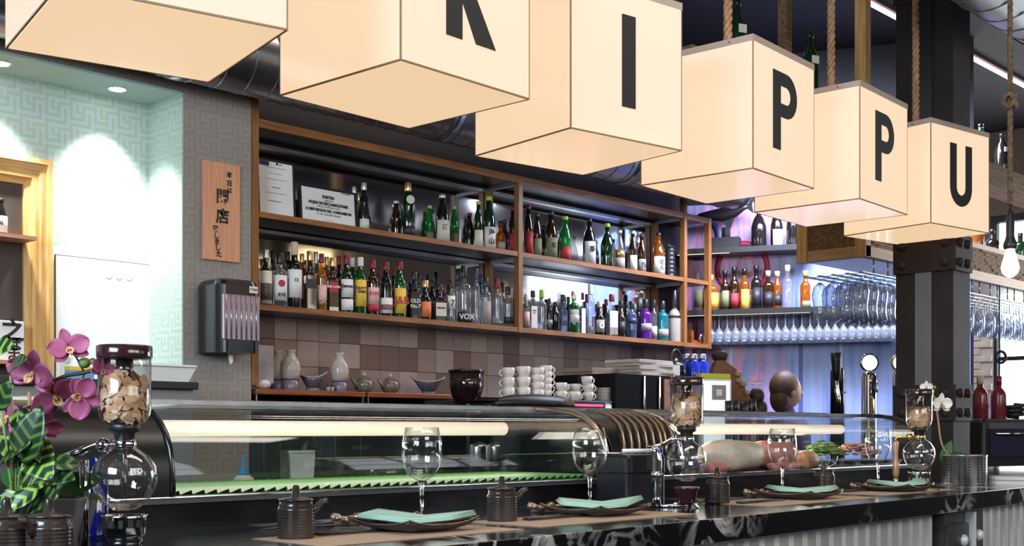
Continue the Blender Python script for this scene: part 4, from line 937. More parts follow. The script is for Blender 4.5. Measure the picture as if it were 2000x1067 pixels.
# ================================================================== STEEL COLUMN THROUGH THE COUNTER
cx0, cx1, cy0, cy1 = 5.457, 5.64, 2.385, 2.665
t = thing('steel_column', 'dark riveted steel column of two channels rising behind the counter', 'column', (cx0, cy0, 0))
O = T(-cx0, -cy0, 0)
for ya, yb in ((cy0, cy0+.105), (cy1-.095, cy1)):
    MB().box(cx0, cx0+.012, ya, yb, 0, 3.99, O).box(cx0+.012, cx1-.012, ya, ya+.010, 0, 3.99, O).box(cx1-.012, cx1, ya, yb, 0, 3.99, O).build('channel', 'column', t)
for zc in (2.125, 1.43, 3.4, .6):
    pl = MB().box(cx0-.012, cx0, cy0-.010, cy1+.010, zc-.085, zc+.085, O).build('batten_plate', 'column', t, bevel=.003)
    for yy in (cy0+.035, cy1-.035):
        for dz in (-.045, .045): MB().sphere((cx0-.013, yy, zc+dz), (.013, .022, .022), 12, 8, O).build('rivet', 'column', pl)
    pf = MB().box(cx0-.004, cx1+.004, cy0-.012, cy0, zc-.085, zc+.085, O).build('batten_plate', 'column', t, bevel=.003)
    for xx in (cx0+.05, cx1-.05):
        for dz in (-.045, .045): MB().sphere((xx, cy0-.013, zc+dz), (.022, .013, .022), 12, 8, O).build('rivet', 'column', pf)
# ================================================================== CANOPY WITH GLASS RACK, SLATE FASCIA AND BOTTLES ABOVE
ax, ay0, ay1, zb, zt = 5.79, 2.99, 3.39, 2.20, 2.42
t = thing('canopy_shelf', 'hanging pine canopy shelf with split slate front and dark end panel', 'shelf', (ax, ay0, zb))
O = T(-ax, -ay0, -zb)
XE = 10.2
MB().box(ax, XE, ay0, ay0+.05, zb, zb+.055, O).build('bottom_rail', 'light_pine', t)
MB().box(ax, ax+.05, ay0+.05, ay1, zb, zb+.055, O).build('bottom_rail', 'light_pine_y', t)
MB().box(ax, XE, ay0+.0, ay0+.05, zt-.03, zt, O).build('top_rail', 'light_pine', t)
MB().box(ax, ax+.05, ay0+.05, ay1, zt-.03, zt, O).build('top_rail', 'light_pine_y', t)
for ya in (ay0, ay1-.06): MB().box(ax-.006, ax+.05, ya, ya+.06, zb-.002, 3.99 if ya < 3.1 else zt, O).build('corner_post', 'pale_oak', t)
MB().box(ax+.012, ax+.03, ay0+.06, ay1-.06, zb+.055, zt-.03, O).build('end_board', 'rustic', t)
MB().box(ax+.01, XE, ay0+.02, ay1, zb+.012, zb+.03, O).build('underside', 'steel', t)
MB().box(ax+.01, XE, ay0+.02, ay1, zt-.012, zt-.002, O).build('top_board', 'rustic', t)
M['slate'] = ramp_mat('split_slate', 'ShaderNodeTexNoise', 30, [(.3, '#7d6352'), (.7, '#b79a82')], .85, bump=.5)
slm = [MB().box(0, .085, -.012-.004*k, 0, .0006, .0168).mesh('slate_strip') for k in range(3)]
for m_ in slm: m_.materials.append(M['slate'])
for r_ in range(8):
    xx = ax+.055+(.03 if r_ % 2 else 0)
    while xx < ax+2.9:
        o = bpy.data.objects.new('slate_strip', random.choice(slm)); COL.objects.link(o); o.parent = t; o.location = (xx-ax, .022, .055+r_*.0172); xx += .0862
MB().box(ax+2.9, XE, ay0+.008, ay0+.022, zb+.055, zt-.03, O).build('slate_band', 'slate', t)
MB().box(ax+.05, XE, ay0+.022, ay0+.04, zb+.055, zt-.03, O).build('front_backing', 'rustic', t)
# rods and rails that carry the hanging glasses
k = 0; xx = ax+.14
while xx < 9.6:
    MB().tube([(xx, ay0+.03, zb), (xx, ay0+.03, zb-.075)], .004, 6, O).build('hanger_rod', 'brass', t); xx += .11 if k % 2 else .16; k += 1
M['rail'] = mat('rack_rail', (.30, .28, .26), .25, .9)
for i, yy in enumerate((3.03, 3.11, 3.19, 3.27, 3.35)):
    MB().box(ax+.02, 9.8, yy-.012, yy+.012, zb-.080, zb-.074, O).build('glass_rail', 'rail', t)
# hanging glasses, upside down: foot above, bowl below
def hang_glass_mesh(kind):
    if kind == 'tulip': pr = [(.040, 0), (.040, -.003), (.012, -.010), (.010, -.030), (.034, -.055), (.044, -.095), (.036, -.15), (.033, -.19), (.040, -.235)]
    else: pr = [(.034, 0), (.034, -.002), (.008, -.007), (.004, -.02), (.004, -.085), (.018, -.10), (.036, -.13), (.038, -.16), (.031, -.205)]
    return MB().lathe([(.0005, 0)]+pr+[(r_-.0015, z) for r_, z in reversed(pr[3:])]+[(.0005, pr[4][1]+.002)], 14).mesh('hanging_glass')
hg = {k: hang_glass_mesh(k) for k in ('tulip', 'wine')}
for m_ in hg.values(): m_.materials.append(M['rackglass'])
def hang(kind, loc, label, group):
    o = bpy.data.objects.new('hanging_glass', hg[kind]); COL.objects.link(o); o.location = loc; return tag(o, label, 'glass', group)
for j, yy in enumerate((3.07, 3.15, 3.23, 3.31)):
    rw = ('front', 'second', 'third', 'rear')[j]
    for i in range(6):
        hang('tulip', (ax+.10+i*.105, yy, zb-.0735), 'tulip beer glass hanging under the canopy end, %s row, %s from the left' % (rw, ORD[i]), 'tulip glasses under the canopy')
    for i in range(14):
        hang('wine', (ax+.80+i*.16, yy, zb-.0735), 'stemmed wine glass hanging below the slate fascia, %s row, %s from the left' % (rw, ORD[i]), 'wine glasses under the canopy front')
# bottles standing on the canopy and the rustic beam above it
tb = thing('rustic_beam', 'rough dark beam hung above the canopy carrying green bottles', 'beam', (4.2, 3.0, 2.86))
MB().box(0, 6.2, -.05, .10, -.09, .055).build('timber', 'rustic', tb, bevel=.006)
for xx in (1.0, 3.0, 5.0):
    MB().box(xx, xx+.05, .102, .15, -.09, 1.13).build('beam_hanger', 'rustic', tb)
ZB = 2.916
for px, top, gm, lab in ((1440, 2, 'glass_dgreen', 'green bottle standing on the beam behind the first P cube, white neck tag'), (1582, 66, 'glass_dgreen', 'green bottle standing on the beam between the two P cubes'), (1757, 176, 'glass_dark', 'black bottle standing on the beam above the second P cube'), (1916, 246, 'glass_bgreen', 'green bottle standing on the beam right of the U cube'), (1957, 268, 'glass_dark', 'black bottle standing on the beam by the knotted rope')):
    p = at(px, top, Y=3.02); h = p.z-ZB if px < 1700 else .24
    t = thing('bottle', lab, 'bottle', (p.x, 3.02, ZB), 0, 'bottles on the hanging beam')
    r_ = .042; MB().lathe(prof('sake', r_, h, .0155), 16).build('glass_body', gm, t); MB().lathe([(.0165, .93*h), (.0165, h)], 12).build('cap', 'cap_black', t)
    MB().box(-.02, .02, -.045, -.040, .5*h, .62*h, R(-.4)).build('neck_tag', 'cream', t)
for px, kind, m_, lab, hh in ((1908, 'gin', 'whisky', 'amber bottle standing on the canopy below the U cube', .16), (1938, 'squat', 'glass_dark', 'black pot bellied bottle standing on the canopy', .17), (1993, 'gin', 'glass_dgreen', 'dark green bottle standing on the canopy at the picture edge', .2), (1918, 'gin', 'glass_clear_bottle', 'clear bottle standing on the canopy beside the amber one', .15)):
    p = at(px, Y=3.14); t = thing('bottle', lab, 'bottle', (p.x, 3.14 if px != 1918 else 3.24, zt), 0, 'bottles on the canopy')
    MB().lathe(prof(kind, .045, hh, .0155), 16).build('glass_body', m_, t); MB().lathe([(.0165, .85*hh), (.0165, hh)], 12).build('cap', 'cap_black', t)
# ================================================================== SHELVES ON THE MURAL WALL
def mural_shelf(z, px0, px1, label, rail):
    a, b_ = on_wall(px0, 600)[0], on_wall(px1, 600)[0]
    t = thing('mural_shelf', label, 'shelf'); t.matrix_basis = BW @ T(a, 0, z)
    MB().box(0, b_-a, -.27, -.016, -.03, 0).build('board', 'dark_oak', t)
    MB().box(0, b_-a, -.275, -.27, -.035, .003).build('front_edge', 'black_satin', t)
    MB().box(0, b_-a-.6, -.255, -.245, -.036, -.030).build('edge_light', 'shelf_led', t)
    return t
M['dark_oak'] = wood('dark_shelf', '#1d130e', '#3a281e', 0, .3)
M['shelf_led'] = mat('shelf_led', (1, .9, .6), .4, emit=1.5, ecol=(1, .85, .45))
def wz(px, py, off=.15):  # height of a pixel seen on a plane parallel to the mural, off metres in front of it
    u = (px-1000)/F; d = Vector((SA+CA*u, CA-SA*u, 0)); D = (wn.dot(wA)+off)/wn.dot(d); p = d*D
    return p, 1.30+D*(H-py)/F, (p-wA).dot(wd), D
zl = wz(1460, 604, .27)[1]; zu = wz(1440, 483, .27)[1]
mural_shelf(zl, 1335, 1760, 'dark lower shelf on the mural carrying amber spirits', True)
mural_shelf(zu, 1335, 1600, 'dark upper shelf on the mural with the black fish figure', False)
MS = [(1363, 525, 23, 'gin', 'glass_clear_bottle', None, [(.1, .5, 'label_olive')], 'clear tall bottle with straw label'), (1389, 537, 30, 'gin', 'whisky', 'cap_yellow', [(.1, .5, 'label_yellow')], 'broad amber bottle with yellow cap'),
      (1416, 529, 18, 'whisky', 'glass_brown', 'cap_black', [(.1, .5, 'label_olive')], 'slim brown bottle'), (1434, 522, 19, 'whisky', 'glass_brown', 'cap_black', [(.1, .4, 'label_red')], 'dark red brown bottle'),
      (1454, 525, 20, 'gin', 'glass_amber', 'cap_black', [(.02, .5, 'label_yellow')], 'amber bottle with yellow label'), (1477, 519, 21, 'whisky', 'glass_dark', 'cap_black', [(.1, .5, 'label_black')], 'black rum bottle'),
      (1500, 529, 22, 'gin', 'glass_brown', 'cap_cork', [(.1, .45, 'label_black')], 'round shouldered dark rum bottle'), (1518, 530, 17, 'whisky', 'glass_amber', 'cap_cork', [(.1, .4, 'label_black')], 'slim amber rum bottle'), (1538, 518, 22, 'gin', 'glass_clear_bottle', 'cap_white', [], 'clear bottle with pale cap'),
      (1573, 529, 20, 'whisky', 'glass_amber', 'cap_yellow', [(.02, .2, 'label_olive')], 'orange lit cognac bottle')]
for i, (px, top, w, kind, gm, cap, labs, desc) in enumerate(MS):
    p, ztop, s_, D = wz(px, top, .16); h = ztop-zl; r_ = w*D/F/2
    t = thing('bottle', '%s, %s from the left on the lower mural shelf' % (desc, ORD[i]), 'bottle', (p.x, p.y, zl), 0, 'bottles on the mural shelf')
    nr = .0155; MB().lathe(prof(kind, r_, h, nr), 16).build('glass_body', gm, t)
    if cap: MB().lathe([(nr*1.15, .85*h), (nr*1.2, h-.003), (nr, h)], 12).build('cap', cap, t)
    for z0, z1, m_ in labs: MB().lathe([(r_, z0*h), (r_*1.016, z0*h), (r_*1.016, z1*h), (r_, z1*h)], 12, None, math.radians(-115)-1.2, math.radians(-115)+1.2).build('label', m_, t)
for i, (px, top, w, m_, lab, labm) in enumerate(((1482, 425, 30, 'glass_dark', 'broad black sake bottle left of the labelled one on the upper mural shelf', None), (1517, 405, 24, 'glass_dark', 'black sake bottle with pale label on the upper mural shelf', 'cream'), (1548, 415, 24, 'glass_dark', 'black sake bottle beside the canopy on the upper mural shelf', None))):
    p, ztop, s_, D = wz(px, top, .15); h = max(.3, ztop-zu); r_ = w*D/F/2
    t = thing('bottle', lab, 'bottle', (p.x, p.y, zu), 0, 'bottles on the upper mural shelf')
    MB().lathe(prof('sake', r_, h, .016), 16).build('glass_body', m_, t); MB().lathe([(.017, .93*h), (.017, h)], 12).build('cap', 'cap_black', t)
    if labm: MB().lathe([(r_, .03*h), (r_*1.02, .03*h), (r_*1.02, .42*h), (r_, .42*h)], 12, None, math.radians(-115)-1.2, math.radians(-115)+1.2).build('label', labm, t)
# black fish figure on a stand
p, z_, s_, D = wz(1418, 440, .15)
t = thing('fish_figure', 'black leaping fish figure on a block stand on the upper mural shelf', 'figure'); t.matrix_basis = BW @ T(s_, -.15, zu)
MB().box(-.10, .10, -.06, .06, 0, .085).build('stand_block', 'black_matt', t); MB().tube([(0, 0, .085), (.0, 0, .16)], .03, 8).build('stand_stem', 'black_matt', t)
MB().tube([(-.20, 0, .26), (-.12, 0, .255), (-.02, 0, .255), (.06, 0, .275), (.12, 0, .30), (.16, 0, .31)], [.012, .035, .052, .045, .025, .018], 12, S(1, .6, 1)).build('fish_body', 'black_satin', t)
MB().prism([(.14, .30), (.19, .36), (.185, .31), (.195, .25)], -.008, .008, R(PI/2, 'X')).build('tail_fin', 'black_satin', t)
MB().prism([(-.02, .22), (.06, .23), (.02, .12)], -.008, .008, R(PI/2, 'X')).build('belly_fin', 'black_satin', t)
# two rows of wine glasses under the lower shelf
for off, rw in ((.24, 'front'), (.17, 'middle'), (.10, 'rear')):
    for i in range(24):
        px = 1388+i*16.2+(5 if off < .2 else 0)
        p, zz, s_, D = wz(px, 620, off)
        hang('wine', (p.x, p.y, zl-.036), 'wine glass hanging under the lower mural shelf, %s row, %s from the left' % (rw, ORD[i]), 'wine glasses under the mural shelf')
# ================================================================== LETTER CUBES AND THEIR ROPES
M['cube'] = mat('lit_acrylic', (.22, .24, .27), .12, emit=.87, ecol=(1, .70, .43))
M['cube_seam'] = mat('cube_seam', (.30, .19, .11), .5)
M['cube_top'] = mat('cube_top_edge', (.42, .33, .28), .3)
RV, DV = Vector((CA, -SA, 0)), Vector((SA, CA, 0))
CS = .45
CUBES = [('S', 2.222, -.827, .814, 55.9, 'letter S, cut by the upper left picture edge'), ('K', 2.79, -.255, .850, 41.9, 'letter K, second of the row'), ('I', 3.427, .165, .852, 51.5, 'letter I, third of the row'),
         ('P', 4.062, .804, .8755, 39.95, 'first letter P, next to the letter I cube'), ('P', 4.608, 1.316, .878, 40.3, 'second letter P, next to the U cube'), ('U', 5.183, 1.782, .885, 52.2, 'letter U, last and smallest of the row')]
def letter(ch, h):
    """stroke outlines of the bold letters, height h, as prism polygons centred on the face"""
    s = .20*h; w = .58*h; out = []
    def arc(cx, cy, r, a0, a1, n=14): return [(cx+r*math.cos(a0+(a1-a0)*i/n), cy+r*math.sin(a0+(a1-a0)*i/n)) for i in range(n+1)]
    def band(o_, i_): return [[o_[k], o_[k+1], i_[k+1], i_[k]] for k in range(len(o_)-1)]
    if ch == 'I': out = [[(-s/2, 0), (s/2, 0), (s/2, h), (-s/2, h)]]
    elif ch == 'K': out = [[(-w/2, 0), (-w/2+s, 0), (-w/2+s, h), (-w/2, h)], [(-w/2+s, .50*h), (w/2-.02*h, h), (w/2-.26*h, h), (-w/2+s, .72*h)], [(-.06*h, .66*h), (w/2+.06*h, 0), (w/2-.20*h, 0), (-.17*h, .50*h)], [(-w/2+s, .46*h), (-.17*h, .50*h), (-.06*h, .66*h), (-w/2+s, .62*h)]]
    elif ch == 'P':
        R_, r_ = .285*h, .285*h-s*.86; cx, cy = -w/2+.36*h, h-.285*h
        out = [[(-w/2, 0), (-w/2+s, 0), (-w/2+s, h), (-w/2, h)], [(-w/2+s, h-s*.86), (cx, h-s*.86), (cx, h), (-w/2+s, h)], [(-w/2+s, h-2*R_), (cx, h-2*R_), (cx, h-2*R_+s*.86), (-w/2+s, h-2*R_+s*.86)]]
        out += [q[::-1] for q in band(arc(cx, cy, R_, -PI/2, PI/2), arc(cx, cy, r_, -PI/2, PI/2))]
    elif ch == 'U':
        R_, r_ = w/2+.02*h, w/2+.02*h-s*.9
        out = [[(-R_, R_), (-r_, R_), (-r_, h), (-R_, h)], [(r_, R_), (R_, R_), (R_, h), (r_, h)]]+[q[::-1] for q in band(arc(0, R_, R_, PI, 2*PI), arc(0, R_, r_, PI, 2*PI))]
    elif ch == 'S':
        R_, r_ = .285*h, .285*h-s*.9
        out = [q[::-1] for q in band(arc(0, .285*h, R_, -PI*.85, PI/2), arc(0, .285*h, r_, -PI*.85, PI/2))]+[q[::-1] for q in band(arc(0, h-.27*h, .27*h, PI*.15, PI*1.5), arc(0, h-.27*h, r_, PI*.15, PI*1.5))]
    return out
for ch, D, lat, z, deg, lab in CUBES:
    a = math.radians(deg); dx = RV*math.sin(a)+DV*math.cos(a); dy = -RV*math.cos(a)+DV*math.sin(a)
    o3 = DV*D+RV*lat; zz = 1.30+z
    t = thing('letter_lamp', 'glowing white cube lamp with black %s' % lab, 'lamp')
    t.matrix_basis = Matrix(((dx.x, dy.x, 0, o3.x), (dx.y, dy.y, 0, o3.y), (0, 0, 1, zz), (0, 0, 0, 1)))
    e = .004
    MB().box(e, CS-e, 0, .006, e, CS-.022).build('letter_panel', 'cube', t)
    MB().box(e, CS-e, CS-.006, CS, e, CS-.022).build('rear_panel', 'cube', t)
    MB().box(0, .006, e, CS-e, e, CS-.022).build('side_panel', 'cube', t)
    MB().box(CS-.006, CS, e, CS-e, e, CS-.022).build('side_panel', 'cube', t)
    MB().box(.006, CS-.006, .006, CS-.006, 0, .005).build('bottom_panel', 'cube', t)
    MB().box(-.001, CS+.001, -.001, CS+.001, CS-.022, CS).build('top_tray', 'cube_top', t)
    q = .0035
    for xx in (0, CS-q):
        for yy in (0, CS-q): MB().box(xx, xx+q, yy, yy+q, 0, CS-.022).build('corner_seam', 'cube_seam', t)
    for xx in (0, CS-q): MB().box(xx, xx+q, q, CS-q, -.0005, q).build('bottom_seam', 'cube_seam', t)
    for yy in (0, CS-q): MB().box(q, CS-q, yy, yy+q, -.0005, q).build('bottom_seam', 'cube_seam', t)
    for yy in (.09, .36): MB().sphere((-.001, yy, CS-.011), .003, 8, 5).build('screw', 'cap_black', t)
    lb = MB(); hh = .27
    for poly in letter(ch, hh): lb.prism(poly, .0, .0025, T(CS/2+(-.01 if ch == 'P' else 0), -.0002, .094) @ FACE)
    lb.build('letter', 'ink', t)
    c = o3+dx*(CS/2)+dy*(CS/2)
    rp = thing('hanging_rope', 'thick twisted hemp rope holding the cube lamp with the %s' % lab.split(',')[0], 'rope', (c.x, c.y, zz+CS))
    n = int((3.99-zz-CS)/.012)
    b = MB()
    for k in range(3):
        b.tube([(.0085*math.cos(2*PI*(i*.012/.085)+k*2*PI/3), .0085*math.sin(2*PI*(i*.012/.085)+k*2*PI/3), i*.012) for i in range(n+1)], .0088, 7)
    b.build('strand', 'rope', rp)
# knotted rope with bulb at the right
p = at(1973, 60, D=5.0)
pb_ = at(1971, 400, D=5.0)
t = thing('knotted_rope', 'old knotted rope hanging from the silver duct with an iron hook', 'rope', (p.x, p.y, 0))
rt, rb = p.z, pb_.z
b = MB()
nn = int((3.07-rb)/.012)
for k in range(3): b.tube([(.0055*math.cos(i*.9+k*2.094), .0055*math.sin(i*.9+k*2.094), rb+.012*i) for i in range(nn+1)], .0065, 6)
b.build('strand', 'rope_dark', t)
zk = at(1973, 198, D=5.0).z
MB().tube([(.03*math.cos(q*.6)*(.7+.3*math.sin(q)), .025*math.sin(q*.6), zk+.028*math.sin(q*.9)) for q in range(24)], .0115, 7).build('knot', 'rope_dark', t)
MB().tube([(.012*math.cos(q), 0, rb-.010+.012*math.sin(q)) for q in [2*PI*i/16 for i in range(17)]], .003, 6).build('iron_ring', 'black_satin', t)
t = thing('bulb_lamp', 'glowing filament bulb in a black holder hanging from the knotted rope', 'lamp', (p.x, p.y, rb-.022))
z1_ = at(1971, 487, D=5.0).z-(rb-.022); z2_ = at(1971, 543, D=5.0).z-(rb-.022)
MB().lathe([(.006, 0), (.014, -.006), (.014, -.030), (.017, -.034), (.016, z1_+.055), (.020, z1_+.040), (.026, z1_+.026), (.028, z1_+.012), (.024, z1_)], 18).build('lamp_holder', 'black_satin', t)
hb = z1_-z2_
M['bulb'] = mat('lit_bulb', (1, .95, .85), .2, emit=5, ecol=(1, .93, .82))
MB().lathe([(.016, z1_+.004), (.021, z1_-.018), (.033, z1_-.52*hb), (.036, z1_-.66*hb), (.030, z1_-.84*hb), (.012, z1_-.97*hb), (.001, z2_)], 20).build('bulb', 'bulb', t)
MB().tube([(.016, 0, -.02), (.03, 0, -.026), (.034, 0, -.03)], .006, 7).build('switch_knob', 'black_satin', t)
# ================================================================== ON THE COUNTER
def on_ct(px, py): return at(px, py, z=CT)
# wine glasses
WG = [(824, 1017, 'wine glass behind the first mint napkin, nearest the orchid'), (1152, 996, 'wine glass behind the second mint napkin, before the louvred cover'), (1528, 967, 'wine glass in front of the pink fish, behind the third napkin'), (1715, 953, 'wine glass beside the brass handled coffee maker, behind the last napkin')]
for px, py, lab in WG:
    p = on_ct(px, py); t = thing('wine_glass', 'clear stemmed '+lab, 'glass', (p.x, p.y, CT), 0, 'wine glasses on the counter')
    MB().lathe([(.0005, .088), (.012, .090), (.028, .100), (.040, .120), (.0455, .145), (.044, .170), (.0375, .208), (.0363, .208), (.0425, .170), (.044, .145), (.0385, .121), (.026, .1025), (.0005, .093)], 32).build('bowl', 'glass', t)
    MB().lathe([(.0052, .012), (.0042, .05), (.0052, .078), (.010, .0895)], 14).build('stem', 'stem_glass', t)
    MB().lathe([(.033, 0), (.034, .0015), (.012, .006), (.0052, .012)], 28).build('foot', 'stem_glass', t)
# soy pots
def soy(px, py, lab, rz, s=1.0, p=None):
    p = p or on_ct(px, py); t = thing('soy_pot', lab, 'pot', (p.x, p.y, CT), rz, 'soy sauce pots'); q = .034*s; b = MB()
    pr = [(q*.93, 0), (q, .003)]
    for i in range(9):
        z = .006+i*.0058; pr += [(q*1.0, z), (q*1.03, z+.0025), (q*.975, z+.005)]
    pr += [(q*.90, .064), (q*.86, .072)]
    b.lathe(pr, 28).build('ridged_body', 'soy', t)
    MB().lathe([(q*.93, .071), (q*.95, .0735), (q*.3, .077), (.0085, .078), (.006, .097), (.0045, .0995), (.001, .100)], 24).build('lid', 'soy', t)
    MB().tube([(q*.80, 0, .046), (q*1.15, 0, .058), (q*1.4, 0, .068), (q*1.72, 0, .071)], [.009, .0065, .0055, .005], 10).build('spout', 'soy', t)
    return t
soy(578, 1053, 'ridged brown soy pot on the placemat, before the black case base', -.6)
soy(980, 1019, 'ridged brown soy pot between the first two plates', -.6)
soy(1401, 984, 'ridged brown soy pot beside the middle coffee maker', .3)
soy(1609, 962, 'ridged brown soy pot between the third and last plates', .4)
soy(0, 0, 'ridged brown soy pot with spout turned aside, before the grey planter', 3.5, p=at(96, Y=1.76))
soy(0, 0, 'ridged brown soy pot at the lower picture edge, under the striped leaves', 3.3, p=at(12, Y=1.80))
# placemats
MATS = [((485, 1045), (690, 1032), (1000, 1046), (700, 1085)), ((895, 1016), (1062, 1000), (1290, 1005), (1030, 1047)), ((1375, 985), (1490, 972), (1660, 985), (1480, 1000)), ((1600, 965), (1690, 950), (1815, 962), (1700, 975))]
for i, (gx, mx_) in enumerate(((578, 824), (980, 1152), (1440, 1528), (1640, 1720))):
    a = (1.30, 1.87, 2.80, 3.52)[i]; wid = (.50, .55, .60, .52)[i]
    t = tag(MB().box(0, wid, -.11, .11, 0, .0012).build('placemat', 'mat_beige'), 'beige paper placemat with fine print, %s' % ('under the first plate by the orchid', 'under the second plate before the wine glass', 'under the third plate by the fish case', 'under the last plate by the column')[i], 'placemat', 'paper placemats')
    t.location = (a, (1.785, 1.80, 1.825, 1.865)[i], CT+.0003)
    text('▬▬▬▬▬▬▬▬▬▬▬▬▬\n▬▬▬▬▬▬▬▬▬', .010, 'label_grey', t, T(wid*.2, -.06, .0013), 'printed_line', 0, .0001)
# plates with mint napkins
def plate(px, py, lab, nlab, poly, s=.185, seed=0, npts=None):
    p = on_ct(px, py); t = thing('square_plate', lab, 'plate', (p.x, p.y, CT+.0016), 0, 'dark square plates')
    n = 10; vo = []; fs = []
    for j in range(n+1):
        for i in range(n+1):
            x, y = -1+2*i/n, -1+2*j/n; e = max(abs(x), abs(y)); z = .004+.010*max(0, e-.55)**1.3/.35+.012*(abs(x*y))**2.5
            vo.append((x*s/2, y*s/2, z))
    for j in range(n):
        for i in range(n): q = j*(n+1)+i; fs.append((q, q+1, q+n+2, q+n+1))
    b = MB().add(vo, fs, True); o = b.build('dish', 'plate', t); m = o.modifiers.new('thick', 'SOLIDIFY'); m.thickness = .004
    MB().rbox(s*.55, s*.55, 0, .004, .02).build('foot', 'plate', t)
    ring = [(-1+2*i/12, -1) for i in range(12)]+[(1, -1+2*i/12) for i in range(12)]+[(1-2*i/12, 1) for i in range(12)]+[(-1, 1-2*i/12) for i in range(13)]
    MB().tube([(x*s/2, y*s/2, .0055+.010*.45**1.3/.35+.012*abs(x*y)**2.5) for x, y in ring], .0016, 5, caps=False).build('rim_edge', 'bronze', t)
    # napkin: three folded layers that sag over the plate
    nk = thing('napkin', nlab, 'napkin', (p.x, p.y, CT+.012), 0, 'mint napkins')
    for L_ in range(3):
        P_ = [(x*(1-.02*L_)+.002*L_, y*(1-.03*L_)+.001*L_) for x, y in poly]; n = len(P_); z0 = .004+.0036*L_
        cxm = sum(q[0] for q in P_)/n; cym = sum(q[1] for q in P_)/n; vo = []; fs = []
        K = 6
        for k in range(K+1):
            for x, y in P_:
                f = k/K; xx, yy = cxm+(x-cxm)*f, cym+(y-cym)*f
                vo.append((xx, yy, z0+.012*min(1.3, max(abs(xx), abs(yy))/(s*.55))**2))
        for k in range(K):
            for j in range(n): fs.append((k*n+j, (k+1)*n+j, (k+1)*n+(j+1) % n, k*n+(j+1) % n))
        o = MB().add(vo, fs, True).build('folded_layer', 'napkin', nk); m = o.modifiers.new('thick', 'SOLIDIFY'); m.thickness = .0032; m.offset = 1
    return t
def nap(pts): return [tuple((RV*a+DV*b_)[:2]) for a, b_ in pts]
plate(808, 1037, 'dark square plate with upturned corners, nearest the orchid', 'mint green folded napkin on the plate nearest the orchid', nap([(-.086, .075), (-.108, -.052), (0, -.060), (.075, -.035), (.125, .03), (.02, .045)]))
plate(1163, 1007, 'dark square plate with upturned corners before the louvred cover', 'mint green folded napkin on the plate before the louvred cover', nap([(-.092, .065), (-.085, -.062), (.01, -.062), (.07, -.035), (.120, .06), (.02, .06)]))
plate(1560, 975, 'dark square plate with upturned corners before the fish case', 'mint green folded napkin on the plate before the fish case', nap([(-.085, .070), (-.072, -.062), (.03, -.065), (.09, -.02), (.126, .03), (.02, .055)]))
plate(1748, 960, 'dark square plate with upturned corners by the brass coffee maker', 'mint green crumpled napkin on the plate by the brass coffee maker', nap([(-.075, .070), (-.022, -.062), (.05, -.058), (.10, .0), (.130, .06), (.04, .03)]))
for px, py, lab in ((690, 1026, 'first plate'), (1068, 1002, 'second plate'), (1482, 972, 'third plate'), (1686, 958, 'last plate')):
    p = on_ct(px, py); t = thing('chopstick_rest', 'gnarled bronze chopstick rest shaped like a twig by the %s' % lab, 'rest', (p.x, p.y, CT+.0016), -.55, 'chopstick rests')
    b = MB(); b.tube([(-.045+.09*i/14, .005*math.sin(i*1.3), .012+.005*math.sin(i*.9)) for i in range(15)], [.007+.003*math.sin(i*1.7) for i in range(15)], 8); b.build('twig_body', 'bronze', t)
    for i in (2, 6, 11): MB().sphere((-.045+.09*i/14, -.006, .014), (.009, .006, .006), 8, 6).build('knot', 'bronze', t)
    MB().box(-.04, .04, -.006, .006, 0, .008).build('rest_foot', 'bronze', t)
for px, py, lab in ((640, 1049, 'by the first plate'), (1043, 1019, 'by the second plate'), (1455, 986, 'by the third plate'), (1660, 963, 'by the last plate')):
    p = on_ct(px, py)
    t = thing('chopsticks', 'pair of black chopsticks lying on the placemat %s' % lab, 'chopsticks', (p.x, p.y, CT+.006), -.05, 'black chopsticks')
    for dy in (0, .012): MB().tube([(-.02, dy, 0), (.20, dy+.002, 0)], [.0035, .002], 6).build('stick', 'black_satin', t)
